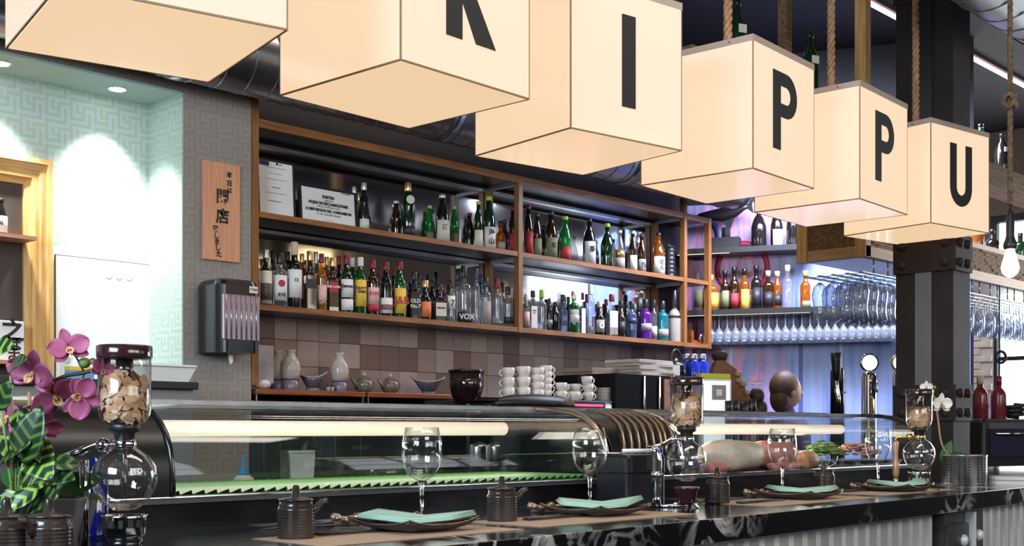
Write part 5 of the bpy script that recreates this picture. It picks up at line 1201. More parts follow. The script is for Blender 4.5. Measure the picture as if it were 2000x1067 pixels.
# ------------------------------------------------------------------ coffee syphons filled with bonito flakes
def syphon(px, D, lab, kind):
    p = at(px, Y=None, D=D); t = thing('coffee_syphon', lab, 'coffee maker', (p.x, p.y, CT), 0)
    rr = RV
    gl = MB().lathe([(.0005, .068), (.020, .071), (.038, .083), (.049, .103), (.0525, .123), (.050, .141), (.038, .160), (.022, .171), (.015, .178), (.0145, .186),
                (.0135, .186), (.0138, .178), (.0205, .1705), (.037, .1588), (.0487, .1405), (.051, .123), (.0475, .104), (.037, .0845), (.0195, .0725), (.0005, .0695)], 32)
    g_ = gl.build('lower_globe', 'glass', t)
    MB().tube([(0, 0, .078), (0, 0, .20)], .0045, 10).build('siphon_tube', 'glass', g_)
    a = math.radians(-118)
    text('PFD', .012, 'label_white', g_, R(a+PI/2+.35) @ T(0, -.0515, .135) @ R(-.25, 'X') @ FACE, 'globe_print', .0003)
    MB().lathe([(.016, .183), (.0165, .196), (.024, .199), (.026, .212), (.012, .214)], 20).build('rubber_stopper', 'rubber', t)
    ch = MB().lathe([(.014, .207), (.030, .212), (.039, .222), (.0425, .236), (.0425, .338), (.0413, .338), (.0413, .237), (.038, .2235), (.0295, .2135), (.014, .2085)], 32).build('upper_chamber', 'glass', t)
    MB().lathe([(.0435, .318), (.0445, .322), (.0445, .338), (.042, .340), (.001, .340)], 32).build('lid', 'lid', t)
    MB().lathe([(.0135, .282), (.0140, .318), (.001, .3185)], 20).build('lid_stem', 'lid', t)
    rnd = random.Random(px); fill = {'low': .262, 'mid': .282}['low' if kind == 'brass' else 'mid']
    b = MB()
    b.lathe([(.010, .211), (.022, .2155), (.029, .225), (.031, .238), (.031, fill-.014), (.016, fill-.006), (.001, fill-.004)], 20)
    for i in range(190):
        z = rnd.uniform(.219, fill+.002); q = rnd.uniform(0, 2*PI); r_ = .0395*(.86+.14*rnd.random()); r_ = r_ if z > .236 else r_*(.80+.012*(z-.219)/.0017)
        w_ = rnd.uniform(.006, .013); X = T(r_*math.cos(q)*.96, r_*math.sin(q)*.96, z) @ R(q) @ R(rnd.uniform(-.9, .9), 'X') @ R(rnd.uniform(-.4, .4), 'Y')
        b.add([(0, -w_, -w_*.6), (.002, 0, -w_*.8), (0, w_, -w_*.4), (-.001, w_*.8, w_*.5), (.002, 0, w_*.8), (0, -w_*.9, w_*.6)], [(0, 1, 4, 5), (1, 2, 3, 4)], True, X)
    for i in range(26):
        q = rnd.uniform(0, 2*PI); r_ = .036*rnd.random()**.5; w_ = rnd.uniform(.008, .017)
        X = T(r_*math.cos(q)*.8, r_*math.sin(q)*.8, fill+rnd.uniform(-.004, .010)) @ R(q) @ R(rnd.uniform(-1, 1), 'X') @ R(rnd.uniform(-1.2, 1.2), 'Y')
        b.add([(-w_, -w_*.7, 0), (0, -w_, .003), (w_, -w_*.4, 0), (w_*.7, w_*.8, .002), (0, w_*.9, -.002), (-w_*.9, w_*.4, .002)], [(0, 1, 4, 5), (1, 2, 3, 4)], True, X)
    fl = b.build('bonito_flakes', 'bonito', t); fl['kind'] = 'stuff'
    hm = 'brass' if kind == 'brass' else 'chrome'
    # neck clamp and stand, set off to the left as seen from the bar
    L = -rr
    MB().lathe([(.0165, .170), (.019, .172), (.019, .184), (.0165, .186)], 20).build('neck_clamp', hm, t)
    hx = L*.072
    if kind == 'left':
        MB().tube([tuple(L*.016+Vector((0, 0, .178))), tuple(L*.045+Vector((0, 0, .178))), tuple(L*.075+Vector((0, 0, .165))), tuple(L*.10+Vector((0, 0, .158)))], [.004, .006, .007, .004], 10).build('handle_lever', 'chrome', t)
        MB().sphere(tuple(L*.035+Vector((0, 0, .176))), .013, 12, 8).build('clamp_knob', 'chrome', t)
        MB().tube([tuple(L*.066+Vector((0, 0, z))) for z in (.0, .10, .152)], .008, 12).build('stand_post', 'chrome', t)
    elif kind == 'mid':
        MB().tube([tuple(L*.016+Vector((0, 0, .178))), tuple(L*.035+Vector((0, 0, .180))), tuple(L*.060+Vector((0, 0, .164))), tuple(L*.105+Vector((0, 0, .158)))], [.004, .006, .007, .003], 10).build('handle_lever', 'chrome', t)
        MB().lathe([(.006, -.004), (.014, -.002), (.014, .002), (.006, .004)], 18, T(L*.036+Vector((0, 0, .178))) @ R(.9, 'Z') @ R(PI/2, 'X')).build('clamp_knob', 'chrome', t)
        MB().tube([tuple(L*.078+Vector((0, 0, z))) for z in (.004, .03, .06, .085)]+[tuple(L*.076+Vector((0, 0, .12))), tuple(L*.080+Vector((0, 0, .148))), tuple(L*.092+Vector((0, 0, .157)))], [.013, .011, .012, .0125, .0125, .011, .007], 14).build('stand_post', 'chrome', t)
        MB().tube([tuple(L*.078+Vector((0, 0, .078))), tuple(L*.078+Vector((0, 0, .094)))], .0145, 14).build('grip_band', 'steel', t)
    else:
        MB().tube([tuple(L*.016+Vector((0, 0, .178))), tuple(L*.06+Vector((0, 0, .180))), tuple(L*.076+Vector((0, 0, .178))), tuple(L*.078+Vector((0, 0, .165)))], .0045, 10).build('clamp_arm', 'brass', t)
        MB().tube([tuple(L*.025+Vector((0, 0, .180))), tuple(L*.040+Vector((0, 0, .180)))], .010, 12).build('clamp_knob', 'brass', t)
        MB().tube([tuple(L*.078+Vector((0, 0, z))) for z in (.165, .155, .12, .085, .06, .04)], [.008, .009, .007, .010, .011, .007], 14).build('turned_grip', 'copper_wood', t)
        MB().tube([tuple(L*.078+Vector((0, 0, z))) for z in (.045, .03, .012, .004)], [.006, .007, .006, .010], 12).build('post_foot', 'brass', t)
        MB().tube([tuple(L*.078+Vector((0, 0, .003))), tuple(L*.02+Vector((0, -.05, .003))), tuple(L*-.03+Vector((0, -.04, .003)))], .003, 6).build('base_wire', 'brass', t)
    if kind == 'mid':
        MB().lathe([(.020, .010), (.024, .016), (.029, .045), (.033, .050), (.033, .054), (.012, .054)], 26).build('burner', 'lid', t)
        for k in range(3):
            q = k*2.094+.4; MB().tube([(.014*math.cos(q), .014*math.sin(q), .012), (.034*math.cos(q), .034*math.sin(q), .010), (.040*math.cos(q), .040*math.sin(q), 0)], .004, 8).build('base_leg', 'chrome', t)
        MB().tube([tuple(L*.078+Vector((0, 0, .004))), tuple(L*.0+Vector((0, 0, .006)))], .004, 8).build('base_bar', 'chrome', t)
    else:
        MB().lathe([(.018, .0), (.027, .002), (.029, .022), (.020, .026)], 26).build('burner', 'black', t)
        c = MB().lathe([(.027, .024), (.032, .030), (.035, .058), (.037, .062), (.034, .062), (.033, .032), (.02, .028)], 28).build('wind_guard', 'chrome', t)
        for k in range(14):
            q = k*2*PI/14; MB().box(-.0035, .0035, -.0012, .0012, -.006, .006, T(.0345*math.cos(q), .0345*math.sin(q), .048) @ R(q+PI/2)).build('guard_slot', 'black_matt', c)
    return t
M['copper_wood'] = mat('copper_grip', (.48, .24, .13), .3, .5)
syphon(243, 2.0, 'coffee syphon full of bonito flakes beside the pink orchid', 'left')
syphon(1341, 3.17, 'coffee syphon full of bonito flakes on chrome stand, beside the louvred cover', 'mid')
syphon(1795, 4.09, 'coffee syphon with brass arm and turned grip, before the column', 'brass')
# black printer box with pens
p = at(1231, Y=2.075)
t = thing('receipt_printer', 'black rounded receipt printer box before the louvred cover', 'printer', (p.x, 2.075, CT), -.05)
M['printer'] = mat('printer_shell', (.012, .012, .018), .25)
MB().rbox(.16, .13, 0, .085, .02, None, 5).build('lower_shell', 'printer', t)
MB().rbox(.162, .132, .087, .137, .02, None, 5, .01).build('upper_shell', 'printer', t)
MB().box(-.06, .05, -.03, -.02, .1365, .1385).build('paper_slot', 'chrome', t)
MB().box(-.01, .06, -.0665, -.0655, .095, .13).build('front_door', 'black_matt', t)
t = thing('marker_pen', 'white pen with bright blue cap lying on the black printer box', 'pen', (p.x+.005, 2.04, CT+.1455), -.35)
MB().tube([(-.06, 0, 0), (.03, 0, 0)], .006, 10).build('barrel', 'plastic_white', t); MB().tube([(.03, 0, 0), (.062, 0, 0)], .0085, 10).build('cap', mat('blue_cap', (.01, .03, .7), .2), t)
t = thing('paper_slip', 'white paper slip lying on the black printer box', 'paper', (p.x-.05, 2.10, CT+.1385), .3); MB().box(-.025, .025, -.03, .03, 0, .001).build('slip', 'paper_white', t); MB().box(-.02, .02, -.03, .02, .001, .002).build('second_slip', 'paper_white', t)
# ------------------------------------------------------------------ orchid, striped plant, grey planter
pp = at(100, Y=1.93)
t = thing('grey_planter', 'square charcoal planter behind the soy pots holding the orchid', 'planter', (pp.x, pp.y, CT), -.75)
w0, w1, hp = .085, .125, .092
b = frust(w0, w0, w1, w1, 0, hp); b.build('pot_wall', 'charcoal', t, bevel=.004); MB().box(-w1*.45, w1*.45, -w1*.45, w1*.45, hp-.001, hp+.003).build('soil', 'black_matt', t)
orc = thing('orchid', 'pink moth orchid on an arching stem in the charcoal planter', 'orchid', (pp.x, pp.y, CT+hp))
base = Vector((pp.x, pp.y, CT+hp)); DP = dep(base)
def fp(px, py, dd=0): return at(px, py, D=DP+dd)-base
def curve3(pts, n=6):
    out = []
    for i in range(len(pts)-1):
        p0_, p1_, p2_, p3_ = pts[max(i-1, 0)], pts[i], pts[i+1], pts[min(i+2, len(pts)-1)]
        for k in range(n):
            s_ = k/n; out.append(.5*((2*p1_)+(p2_-p0_)*s_+(2*p0_-5*p1_+4*p2_-p3_)*s_**2+(3*p1_-p0_-3*p2_+p3_)*s_**3))
    return out+[pts[-1]]
sp = [fp(98, 975), fp(78, 890), fp(70, 820), fp(72, 780), fp(95, 752), fp(128, 735), fp(165, 728), fp(205, 716)]
MB().tube(curve3(sp), .0034, 7).build('flower_stem', 'stem', orc)
MB().tube([fp(72, 955), fp(60, 840), fp(57, 765)], .0032, 7).build('support_stake', 'stake', orc)
MB().tube([fp(100, 970), fp(88, 905), fp(72, 850)], [.009, .006, .004], 8).build('leaf_sheath', 'stake', orc)
MB().tube([fp(56, 803)+Vector((.008*math.cos(q), .008*math.sin(q), .002*q)) for q in range(8)], .0018, 5).build('stem_tie', 'stake', orc)
def petal_mesh(w, l, cup):
    vo = []; fs = []; n, k = 8, 6
    for i in range(n+1):
        for j in range(k+1):
            s_ = i/n; x = l*s_; ww = w*math.sin(PI*min(1, s_*.93+.05))**.65; y = ww*(j/k-.5); vo.append((x, y, cup*((j/k-.5)**2*1.4-.25*s_*(1-s_))*w))
    for i in range(n):
        for j in range(k): q = i*(k+1)+j; fs.append((q, q+1, q+k+2, q+k+1))
    return MB().add(vo, fs, True)
def flower(parent, c, face, up, s, pm='pink_petal', lip='lip'):
    zf = face.normalized(); yf = (up-zf*up.dot(zf)).normalized(); xf = yf.cross(zf)
    B = Matrix(((xf.x, yf.x, zf.x, c.x), (xf.y, yf.y, zf.y, c.y), (xf.z, yf.z, zf.z, c.z), (0, 0, 0, 1)))
    f = MB().sphere((0, 0, .004*s/.04), s*.10, 8, 6).tube([(0, 0, 0), (0, -.1*s, .3*s)], [s*.09, s*.05], 8).build('flower', lip, parent, B)
    for ang, w, l, cu in ((90, .62, .95, .3), (215, .60, .92, .3), (325, .60, .92, .3), (8, 1.0, 1.0, .35), (172, 1.0, 1.0, .35)):
        o = petal_mesh(w*s, l*s, cu).build('petal', pm, f, R(math.radians(ang)) @ R(-.18, 'Y') @ T(.06*s, 0, .003 if w > .9 else 0)); m = o.modifiers.new('thick', 'SOLIDIFY'); m.thickness = .0008
    o = petal_mesh(.40*s, .45*s, 1.2).build('lip_petal', lip, f, T(0, -.05*s, .10*s) @ R(math.radians(270)) @ R(-.5, 'Y')); m = o.modifiers.new('thick', 'SOLIDIFY'); m.thickness = .0008
    return f
cv = Vector((-SA, -CA, 0)); Zv = Vector((0, 0, 1))
for px, py, fx, fz, tilt, s, dd in ((66, 728, -.2, -.2, .3, .041, 0), (106, 772, .6, -.5, -.6, .040, .02), (133, 682, .5, .3, -.3, .034, 0), (156, 775, .5, -.3, 1.9, .036, -.01), (18, 815, -.4, 0, .2, .040, -.02), (84, 832, .9, -.7, .1, .030, .02), (199, 722, 1.1, 0, .6, .024, 0)):
    c = fp(px, py, dd-.02); flower(orc, c, cv+RV*fx+Zv*fz, Zv*math.cos(tilt)+RV*math.sin(tilt), s)
    j = min(sp[2:], key=lambda q: (q-c).length); MB().tube([j, (j+c)/2+Vector((0, 0, .006)), c], .0016, 5).build('flower_stalk', 'stem', orc)
for px, py, s in ((165, 709, .0105), (182, 706, .0065), (206, 721, .008)): MB().sphere(fp(px, py), (s, s, s*.85), 10, 7).build('bud', 'bud', orc)
def leaf_mesh(l, w, droop=.35, fold=.25):
    vo = []; fs = []; n, k = 10, 6
    for i in range(n+1):
        s_ = i/n
        for j in range(k+1):
            y = (j/k-.5)*w*(math.sin(PI*min(1, s_*.96+.03))**.75)*(1.15-.3*s_); vo.append((l*s_, y, -droop*l*s_*s_+abs(y)*fold))
    for i in range(n):
        for j in range(k): q = i*(k+1)+j; fs.append((q, q+1, q+k+2, q+k+1))
    return MB().add(vo, fs, True)
lm = {}
def leaf(parent, c, direction, normal, l, w, m_, droop=.3):
    x = direction.normalized(); z = (normal-x*normal.dot(x)).normalized(); y = z.cross(x); key = (round(l, 3), round(w, 3), m_, droop)
    if key not in lm:
        lm[key] = leaf_mesh(l, w, droop).mesh('leaf'); lm[key].materials.append(M[m_])
    o = bpy.data.objects.new('leaf', lm[key]); COL.objects.link(o); o.parent = parent
    o.matrix_basis = Matrix(((x.x, y.x, z.x, c.x), (x.y, y.y, z.y, c.y), (x.z, y.z, z.z, c.z), (0, 0, 0, 1))); m = o.modifiers.new('thick', 'SOLIDIFY'); m.thickness = .001
    return o
leaf(orc, fp(96, 968), RV*.9+Zv*.30-DV*.1, Zv*.6-DV*.8, .098, .050, 'leaf_green', .05)
leaf(orc, fp(110, 970), RV*1+Zv*.02, Zv*.8-DV*.4, .075, .022, 'leaf_green', .1)
leaf(orc, fp(70, 968), -RV*.7+Zv*.5+DV*.3, Zv*.7-DV*.6, .09, .045, 'leaf_green', .2)
pb2 = at(30, Y=1.90)
vp_ = thing('striped_plant', 'leafy plant with light green striped leaves spilling left of the orchid', 'plant', (pb2.x, pb2.y, CT))
MB().lathe([(.036, 0), (.045, .07), (.043, .07), (.040, .066), (.001, .064)], 20).build('nursery_pot', 'charcoal', vp_)
base2 = Vector((pb2.x, pb2.y, CT)); DP2 = dep(base2)
def gp(px, py, dd=0): return at(px, py, D=DP2+dd)-base2
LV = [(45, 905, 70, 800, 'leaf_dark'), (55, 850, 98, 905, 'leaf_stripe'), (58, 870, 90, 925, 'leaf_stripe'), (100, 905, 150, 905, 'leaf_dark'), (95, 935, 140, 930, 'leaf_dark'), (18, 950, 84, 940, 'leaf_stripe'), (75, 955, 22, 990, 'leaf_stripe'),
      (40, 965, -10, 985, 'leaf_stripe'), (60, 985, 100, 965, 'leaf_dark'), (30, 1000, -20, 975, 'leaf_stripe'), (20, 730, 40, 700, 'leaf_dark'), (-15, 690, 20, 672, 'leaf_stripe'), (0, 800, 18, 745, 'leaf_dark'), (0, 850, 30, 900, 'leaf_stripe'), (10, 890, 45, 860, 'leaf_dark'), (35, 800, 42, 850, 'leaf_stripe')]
for i, (xa, ya_, xb, yb_, m_) in enumerate(LV):
    a = gp(xa, ya_, -.03+.02*(i % 3)); b_ = gp(xb, yb_, -.05+.03*(i % 2)); l = (b_-a).length
    leaf(vp_, a, b_-a, Zv*.5-DV*.75+RV*.3*math.sin(i*2.1), round(max(l, .045), 2)*1.05, round(max(l, .045)*.68, 2), m_, .15)
    root = Vector((0, 0, .066)); MB().tube([root, (root+a)/2+Vector((0, 0, .02)), a], .0017, 5).build('leaf_stalk', 'bud', vp_)
p = at(195, Y=2.10); t = thing('blue_bottle', 'deep blue bottle standing behind the coffee syphon at the left', 'bottle', (p.x, 2.12, CT))
MB().lathe([(.026, 0), (.027, .01), (.027, .105), (.012, .125), (.012, .15)], 20).build('glass_body', 'glass_blue', t)
# perforated planter with white orchid
p = at(1883, Y=1.90)
wp = thing('steel_planter', 'perforated steel planter with white orchid at the end of the counter', 'planter', (p.x, 1.90, CT))
M['tin'] = mat('planter_steel', (.42, .42, .42), .28, .95, var=.2, scale=10)
MB().lathe([(.080, 0), (.081, .002), (.081, .108), (.083, .111), (.078, .111), (.077, .01), (.001, .008)], 40).build('tin_wall', 'tin', wp)
b = MB()
for c in range(30):
    if c % 4 == 3: continue
    q = 2*PI*c/30
    for r_ in range(9): b.lathe([(.0005, -.0004), (.0036, -.0002), (.0036, .0006), (.0005, .0006)], 8, R(q) @ T(.0812, 0, .014+r_*.0105) @ R(PI/2, 'Y'))
o = b.build('perforation', 'black_matt', wp); o['kind'] = 'stuff'
MB().lathe([(.076, .09), (.001, .092)], 24).build('soil', 'black_matt', wp)
wo = thing('white_orchid', 'white moth orchid in the perforated steel planter', 'orchid', (p.x, 1.90, CT+.09))
bw = Vector((p.x, 1.90, CT+.09)); dw = dep(bw)
def hp_(px, py): return at(px, py, D=dw)-bw
st = [hp_(1862, 900), hp_(1840, 870), hp_(1832, 820), hp_(1826, 780), hp_(1812, 758)]
MB().tube(curve3(st), .0035, 7).build('flower_stem', 'stake', wo)
flower(wo, hp_(1833, 790)-DV*.02, cv+RV*.3, Zv, .042, 'white_petal', 'bud'); flower(wo, hp_(1808, 757)-DV*.01, cv-RV*.5, Zv, .024, 'white_petal', 'bud')
for px, py in ((1818, 752), (1825, 757), (1822, 765)): MB().sphere(hp_(px, py), .007, 8, 6).build('bud', 'bud', wo)
leaf(wo, hp_(1840, 905), RV*.3+Zv*.8-DV*.05, -DV+Zv*.2-RV*.4, .09, .038, 'leaf_green', .05); leaf(wo, hp_(1850, 890), RV+Zv*.12, Zv-DV*.5, .085, .034, 'leaf_green', .15)
leaf(wo, hp_(1860, 895), RV*.6+DV*.5+Zv*.3, Zv-DV*.5, .08, .034, 'leaf_green', .3)
# right end of the bar: oven, red bottles, plates, papers
p = at(1942, Y=2.55)
t = thing('toaster_oven', 'black countertop oven with glass door behind the steel planter', 'oven', (p.x-.03, 2.42, CT), -.28)
zt_ = at(1942, 818, Y=2.42).z-CT
MB().rbox(.52, .34, .02, zt_, .02, T(.0, .17, 0), 4, .02).build('oven_body', 'black_satin', t)
MB().box(-.22, .24, -.012, .0, .07, zt_-.05).build('door_glass', mat('oven_glass', (.03, .03, .06), .06), t); MB().box(-.23, .25, -.012, .0, zt_-.05, zt_-.02).build('control_strip', 'steel', t)
MB().tube([(-.2, -.03, zt_-.075), (.22, -.03, zt_-.075)], .007, 8).build('door_handle', 'chrome', t)
for xx in (-.2, .2): MB().lathe([(.02, 0), (.015, .022)], 12, T(xx, .05, 0)).build('foot', 'rubber', t)
for xx, lab, cp_ in ((-.11, 'dark red bottle with cork standing on the countertop oven', 'cap_cork'), (.035, 'dark red bottle with foil standing on the countertop oven, nearer the window', 'cap_red')):
    q = R(-.28) @ Vector((xx, .14, 0)); b_ = thing('bottle', lab, 'bottle', (p.x-.03+q.x, 2.42+q.y, CT+zt_), 0, 'bottles on the oven')
    M['wine_red'] = M.get('wine_red') or mat('dark_red_bottle', (.16, .02, .03), .2)
    MB().lathe(prof('wine', .040, .22, .0155), 16).build('glass_body', 'wine_red', b_); MB().lathe([(.0165, .18), (.017, .225), (.001, .226)], 12).build('cap', cp_, b_)
q = R(-.28) @ Vector((.14, .12, 0)); t = thing('coiled_hose', 'black coiled hose resting on top of the countertop oven', 'hose', (p.x-.03+q.x, 2.42+q.y, CT+zt_))
MB().tube([((.055+.008*math.sin(i))*math.cos(i*.45), (.055+.008*math.sin(i))*math.sin(i*.45), .010+.0016*i) for i in range(44)], .009, 8).build('hose', 'black_satin', t)
p = at(1985, 930, z=CT+.03)
for k in range(2):
    t = thing('serving_board', ('white oblong dish on the counter at the picture edge, upper one' if k else 'white oblong dish on the counter at the picture edge, lower one'), 'dish', (p.x+.1, p.y-.02, CT+.016*k))
    MB().rbox(.36, .20, 0, .014, .03).build('dish_body', 'porcelain', t)
# hanging hose nozzle before the window
t = thing('corded_hook', 'thin black cord with round hook hanging before the bright window', 'hook', (at(1953, Y=3.01)))
dd = dep(t.location); t.location.z = 0
def lp(px, py): q = at(px, py, D=dd); return Vector((q.x-t.location.x, q.y-t.location.y, q.z))
ql = lp(1952, 640); MB().tube([Vector((ql.x, ql.y, 2.2)), ql, lp(1953, 690), lp(1952, 740), lp(1950, 770)], .004, 6).build('cord', 'black_satin', t)
MB().tube([lp(1955, 698)+RV*.03*math.cos(i*.4)+Zv*.035*math.sin(i*.4) for i in range(17)], .009, 7).build('round_hook', 'black_satin', t)
MB().tube([lp(1950, 765), lp(1946, 772), lp(1938, 778)], [.008, .02, .004], 8).build('nozzle', 'black_satin', t)
# ================================================================== BACK BAR
BY = 4.30
t = thing('back_bar', 'black back bar worktop under the tiled splashback', 'counter', (3.4, 4.25, 0))
MB().box(0, 3.8, 0, .90, 0, .86).build('carcass', 'black_matt', t); MB().box(-.01, 3.82, -.02, .90, .86, .90).build('worktop', 'worktop', t)
BT = .90
tt = thing('prep_table', 'low black prep table behind the near case, in front of the back bar', 'table', (3.7, 3.82, 0))
MB().box(0, 1.6, 0, .40, .86, .90).build('table_top', 'worktop', tt)
for xx in (.02, 1.54):
    for yy in (.02, .34): MB().box(xx, xx+.04, yy, yy+.04, 0, .86).build('leg', 'steel_dark', tt)
def bar_box(name, label, cat, px0, px1, top, Y0, Y1, m_, z0=BT, bevel=.006):
    a, b_ = at(px0, top, Y=Y0), at(px1, top, Y=Y0); t = thing(name, label, cat, (a.x, Y0, z0))
    return t, b_.x-a.x, Y1-Y0, (a.z+b_.z)/2-z0
# espresso machine
t, w, d, h = bar_box('espresso_machine', 'espresso machine with red light bar and cups stacked on top', 'coffee machine', 1000, 1196, 781, 4.30, 4.78, 'steel')
MB().box(0, w, .02, d, .02, h-.09).build('machine_body', 'black_satin', t, bevel=.01)
MB().box(.02, w-.02, -.02, d, h-.09, h-.012).build('head_panel', 'steel', t, bevel=.015)
MB().box(0, w, 0, d, h-.012, h).build('cup_tray', 'steel_dark', t, bevel=.004)
xa = at(1115, Y=4.28).x-t.location.x; xb = at(1176, Y=4.28).x-t.location.x
M['red_led'] = mat('red_light_bar', (1, .05, .1), .4, emit=3, ecol=(1, .02, .10)); M['blue_led'] = mat('blue_led', (.1, .2, 1), .4, emit=4, ecol=(.15, .3, 1))
MB().box(xa-.03, xb+.02, -.026, -.02, h-.048, h-.010).build('display', 'black', t); MB().box(xa, xb, -.028, -.026, h-.034, h-.022).build('light_bar', 'red_led', t); MB().sphere((xb-.06, -.024, h-.058), .008, 8, 6).build('led', 'blue_led', t)
for k in range(5): MB().lathe([(.008, 0), (.006, .008)], 10, T(xa+.06+k*.022, -.02, h-.082) @ R(PI/2, 'X')).build('button', 'chrome', t)
for xx in (w*.3, w*.7): MB().tube([(xx, -.01, h-.10), (xx, -.05, h-.13), (xx, -.15, h-.135)], .012, 10).build('portafilter', 'black_satin', t)
hc = BT+h
p = at(990, Y=4.28); t = thing('warming_lid', 'black domed lid in front of the stacked cups', 'lid', (p.x-.05, 4.04, BT))
zd = at(980, 768, Y=4.04).z-BT
pedestal = MB().box(-.2, .2, -.06, .06, 0, zd-.06).build('lid_base', 'black_matt', t)
MB().lathe([(.30, zd-.06), (.27, zd-.03), (.18, zd-.008), (.001, zd)], 30, S(1, .25, 1)).build('dome', 'black_satin', t); MB().box(.13, .2, -.085, -.078, zd-.05, zd-.03).build('maker_tag', 'bronze', t)
# cups: stacked coffee cups and saucers
def cup_mesh(r, h):
    return MB().lathe([(.0005, .0), (r*.62, .0), (r*.70, .006), (r*.92, h*.5), (r, h), (r*.94, h), (r*.86, h*.5), (r*.6, .008), (.0005, .008)], 20).mesh('cup_body')
def ring_mesh(r, h):
    return MB().tube([(r*.86+.018*math.sin(q), 0, h*.52+.016*math.cos(q)) for q in [PI*i/8 for i in range(9)]], .0042, 7).mesh('handle')
CM = {}
def cup(px, Y, z, r, h, lab, rz, group):
    key = (r, h)
    if key not in CM:
        CM[key] = (cup_mesh(r, h), ring_mesh(r, h))
        for m_ in CM[key]: m_.materials.append(M['porcelain'])
    x = at(px, Y=Y).x; t = thing('coffee_cup', lab, 'cup', (x, Y, z), rz, group)
    for nm, me in zip(('cup_body', 'handle'), CM[key]): o = bpy.data.objects.new(nm, me); COL.objects.link(o); o.parent = t
lev = ['bottom', 'second', 'third', 'fourth', 'top']
for px, r, h, n, step, rz, where in ((993, .034, .058, 3, .053, 2.4, 'first tall cup stack by the coffee hopper'), (1022, .040, .062, 3, .056, 2.0, 'second cup stack from the coffee hopper'), (1049, .040, .052, 4, .040, -.5, 'third cup stack from the coffee hopper'), (1066, .036, .050, 5, .034, -.6, 'fourth cup stack with handles in line')):
    for k in range(n): cup(px, 4.42, hc+k*step, r, h, 'white porcelain cup, %s of the %s' % ('top' if k == n-1 else lev[k], where), rz, 'stacked coffee cups')
for px, Y, z, lab in ((1096, 4.38, 0, 'white cup under the tilted one, left of the espresso cup pile'), (1122, 4.36, 0, 'white espresso cup alone in the middle of the front row'), (1149, 4.38, 0, 'white espresso cup in front of the saucers, lowest of three'), (1149, 4.38, .045, 'white espresso cup in front of the saucers, middle of three'), (1146, 4.38, .088, 'white espresso cup in front of the saucers, topmost of three'),
                      (1096, 4.38, .047, 'white espresso cup on top of the left pile'), (1124, 4.44, .047, 'white espresso cup resting on the middle row behind'), (1124, 4.46, 0, 'white espresso cup hidden behind the middle one'), (1110, 4.50, .047, 'white espresso cup at the back of the pile'), (1110, 4.50, 0, 'white espresso cup lowest at the back of the pile')):
    cup(px, Y, hc+z, .033, .048, lab, -.4, 'espresso cups on the machine')
x = at(1180, Y=4.42).x
for k in range(8):
    o = MB().lathe([(.03, 0), (.058, .007), (.060, .009), (.03, .004)], 24).build('saucer', 'porcelain'); o.location = (x, 4.42, hc+k*.0098); tag(o, 'white saucer in the stack on the machine, %s from the bottom' % ORD[k], 'saucer', 'stacked saucers')
# coffee hopper
p = at(911, Y=4.50); t = thing('coffee_grinder', 'coffee grinder with smoky bean hopper and black lid beside the boat dish', 'grinder', (p.x, 4.50, BT))
zt_ = at(911, 722, Y=4.50).z-BT; zm = at(911, 790, Y=4.50).z-BT
MB().rbox(.17, .2, 0, zm, .02).build('grinder_body', 'black', t)
M['hopper'] = glass('smoky_hopper', (.35, .28, .27), .9, .25, (.05, .03, .03), blend=.25)
MB().lathe([(.05, zm), (.075, zm+.04), (.088, zm+.09), (.090, zt_-.012)], 28).build('hopper', 'hopper', t); MB().lathe([(.05, zm+.002), (.073, zm+.04), (.085, zm+.085), (.085, zm+.11), (.001, zm+.115)], 24).build('beans', 'lid', t)
MB().lathe([(.094, zt_-.016), (.094, zt_-.004), (.06, zt_), (.001, zt_+.002)], 28).build('lid', 'black', t)
# tall black unit with chrome edge posts and folded towels on top
t, w, d, h = bar_box('black_cabinet', 'tall glossy black unit with chrome edge beside the saucers', 'cabinet', 1204, 1312, 732, 4.32, 4.80, 'black')
MB().box(0, w, .01, d, 0, h).build('unit_body', 'worktop', t, bevel=.004)
for f_ in (.50, .78): MB().tube([(w*f_, .004, .02), (w*f_, .004, h-.01)], .008, 10).build('chrome_post', 'chrome', t)
MB().box(w*.86, w*.97, .0, .010, .02, h-.02).build('wood_door', 'red_wood', t)
MB().sphere((w*.64, .004, h*.62), (.03, .012, .03), 14, 8).build('round_knob', 'black', t); MB().sphere((w*.68, .0, h*.55), (.012, .006, .006), 8, 6).build('led', 'blue_led', t)
hx = BT+h
M['linen'] = mat('folded_linen', (.52, .45, .40), .9, var=.06, scale=30); M['linen_brown'] = mat('folded_brown_linen', (.30, .22, .18), .9, var=.06, scale=30)
def towel(name_lab, px, Y, z, w, d, h, m_, rz=0):
    x = at(px, Y=Y).x; t = thing('folded_towel', name_lab, 'towel', (x, Y, z), rz, 'folded towels on the black units')
    for k in range(2): MB().rbox(w*(1-.03*k), d, k*h*.5, (k+1)*h*.5-.001, .008, None, 3, .002).build('fold', m_, t)
for k in range(5): towel('pale linen towel in the folded pile on the black unit, %s' % ('bottom one', 'second one up', 'middle one', 'fourth one up', 'top one')[k], 1252-k, 4.52, hx+k*.0195, .36, .26, .019, 'linen', .04*(-1)**k)
t2, w, d, h2 = bar_box('black_cabinet', 'lower glossy black unit left of the pale towel pile', 'cabinet', 1128, 1160, 733, 4.52, 4.82, 'black', hc)
MB().box(0, w, .0, d, 0, h2).build('unit_body', 'worktop', t2, bevel=.004)
for k in range(2): towel('brown folded towel on the lower black unit, %s one' % ('lower', 'upper')[k], 1160, 4.67, hc+h2+k*.026, .30, .24, .025, 'linen_brown', -.05)
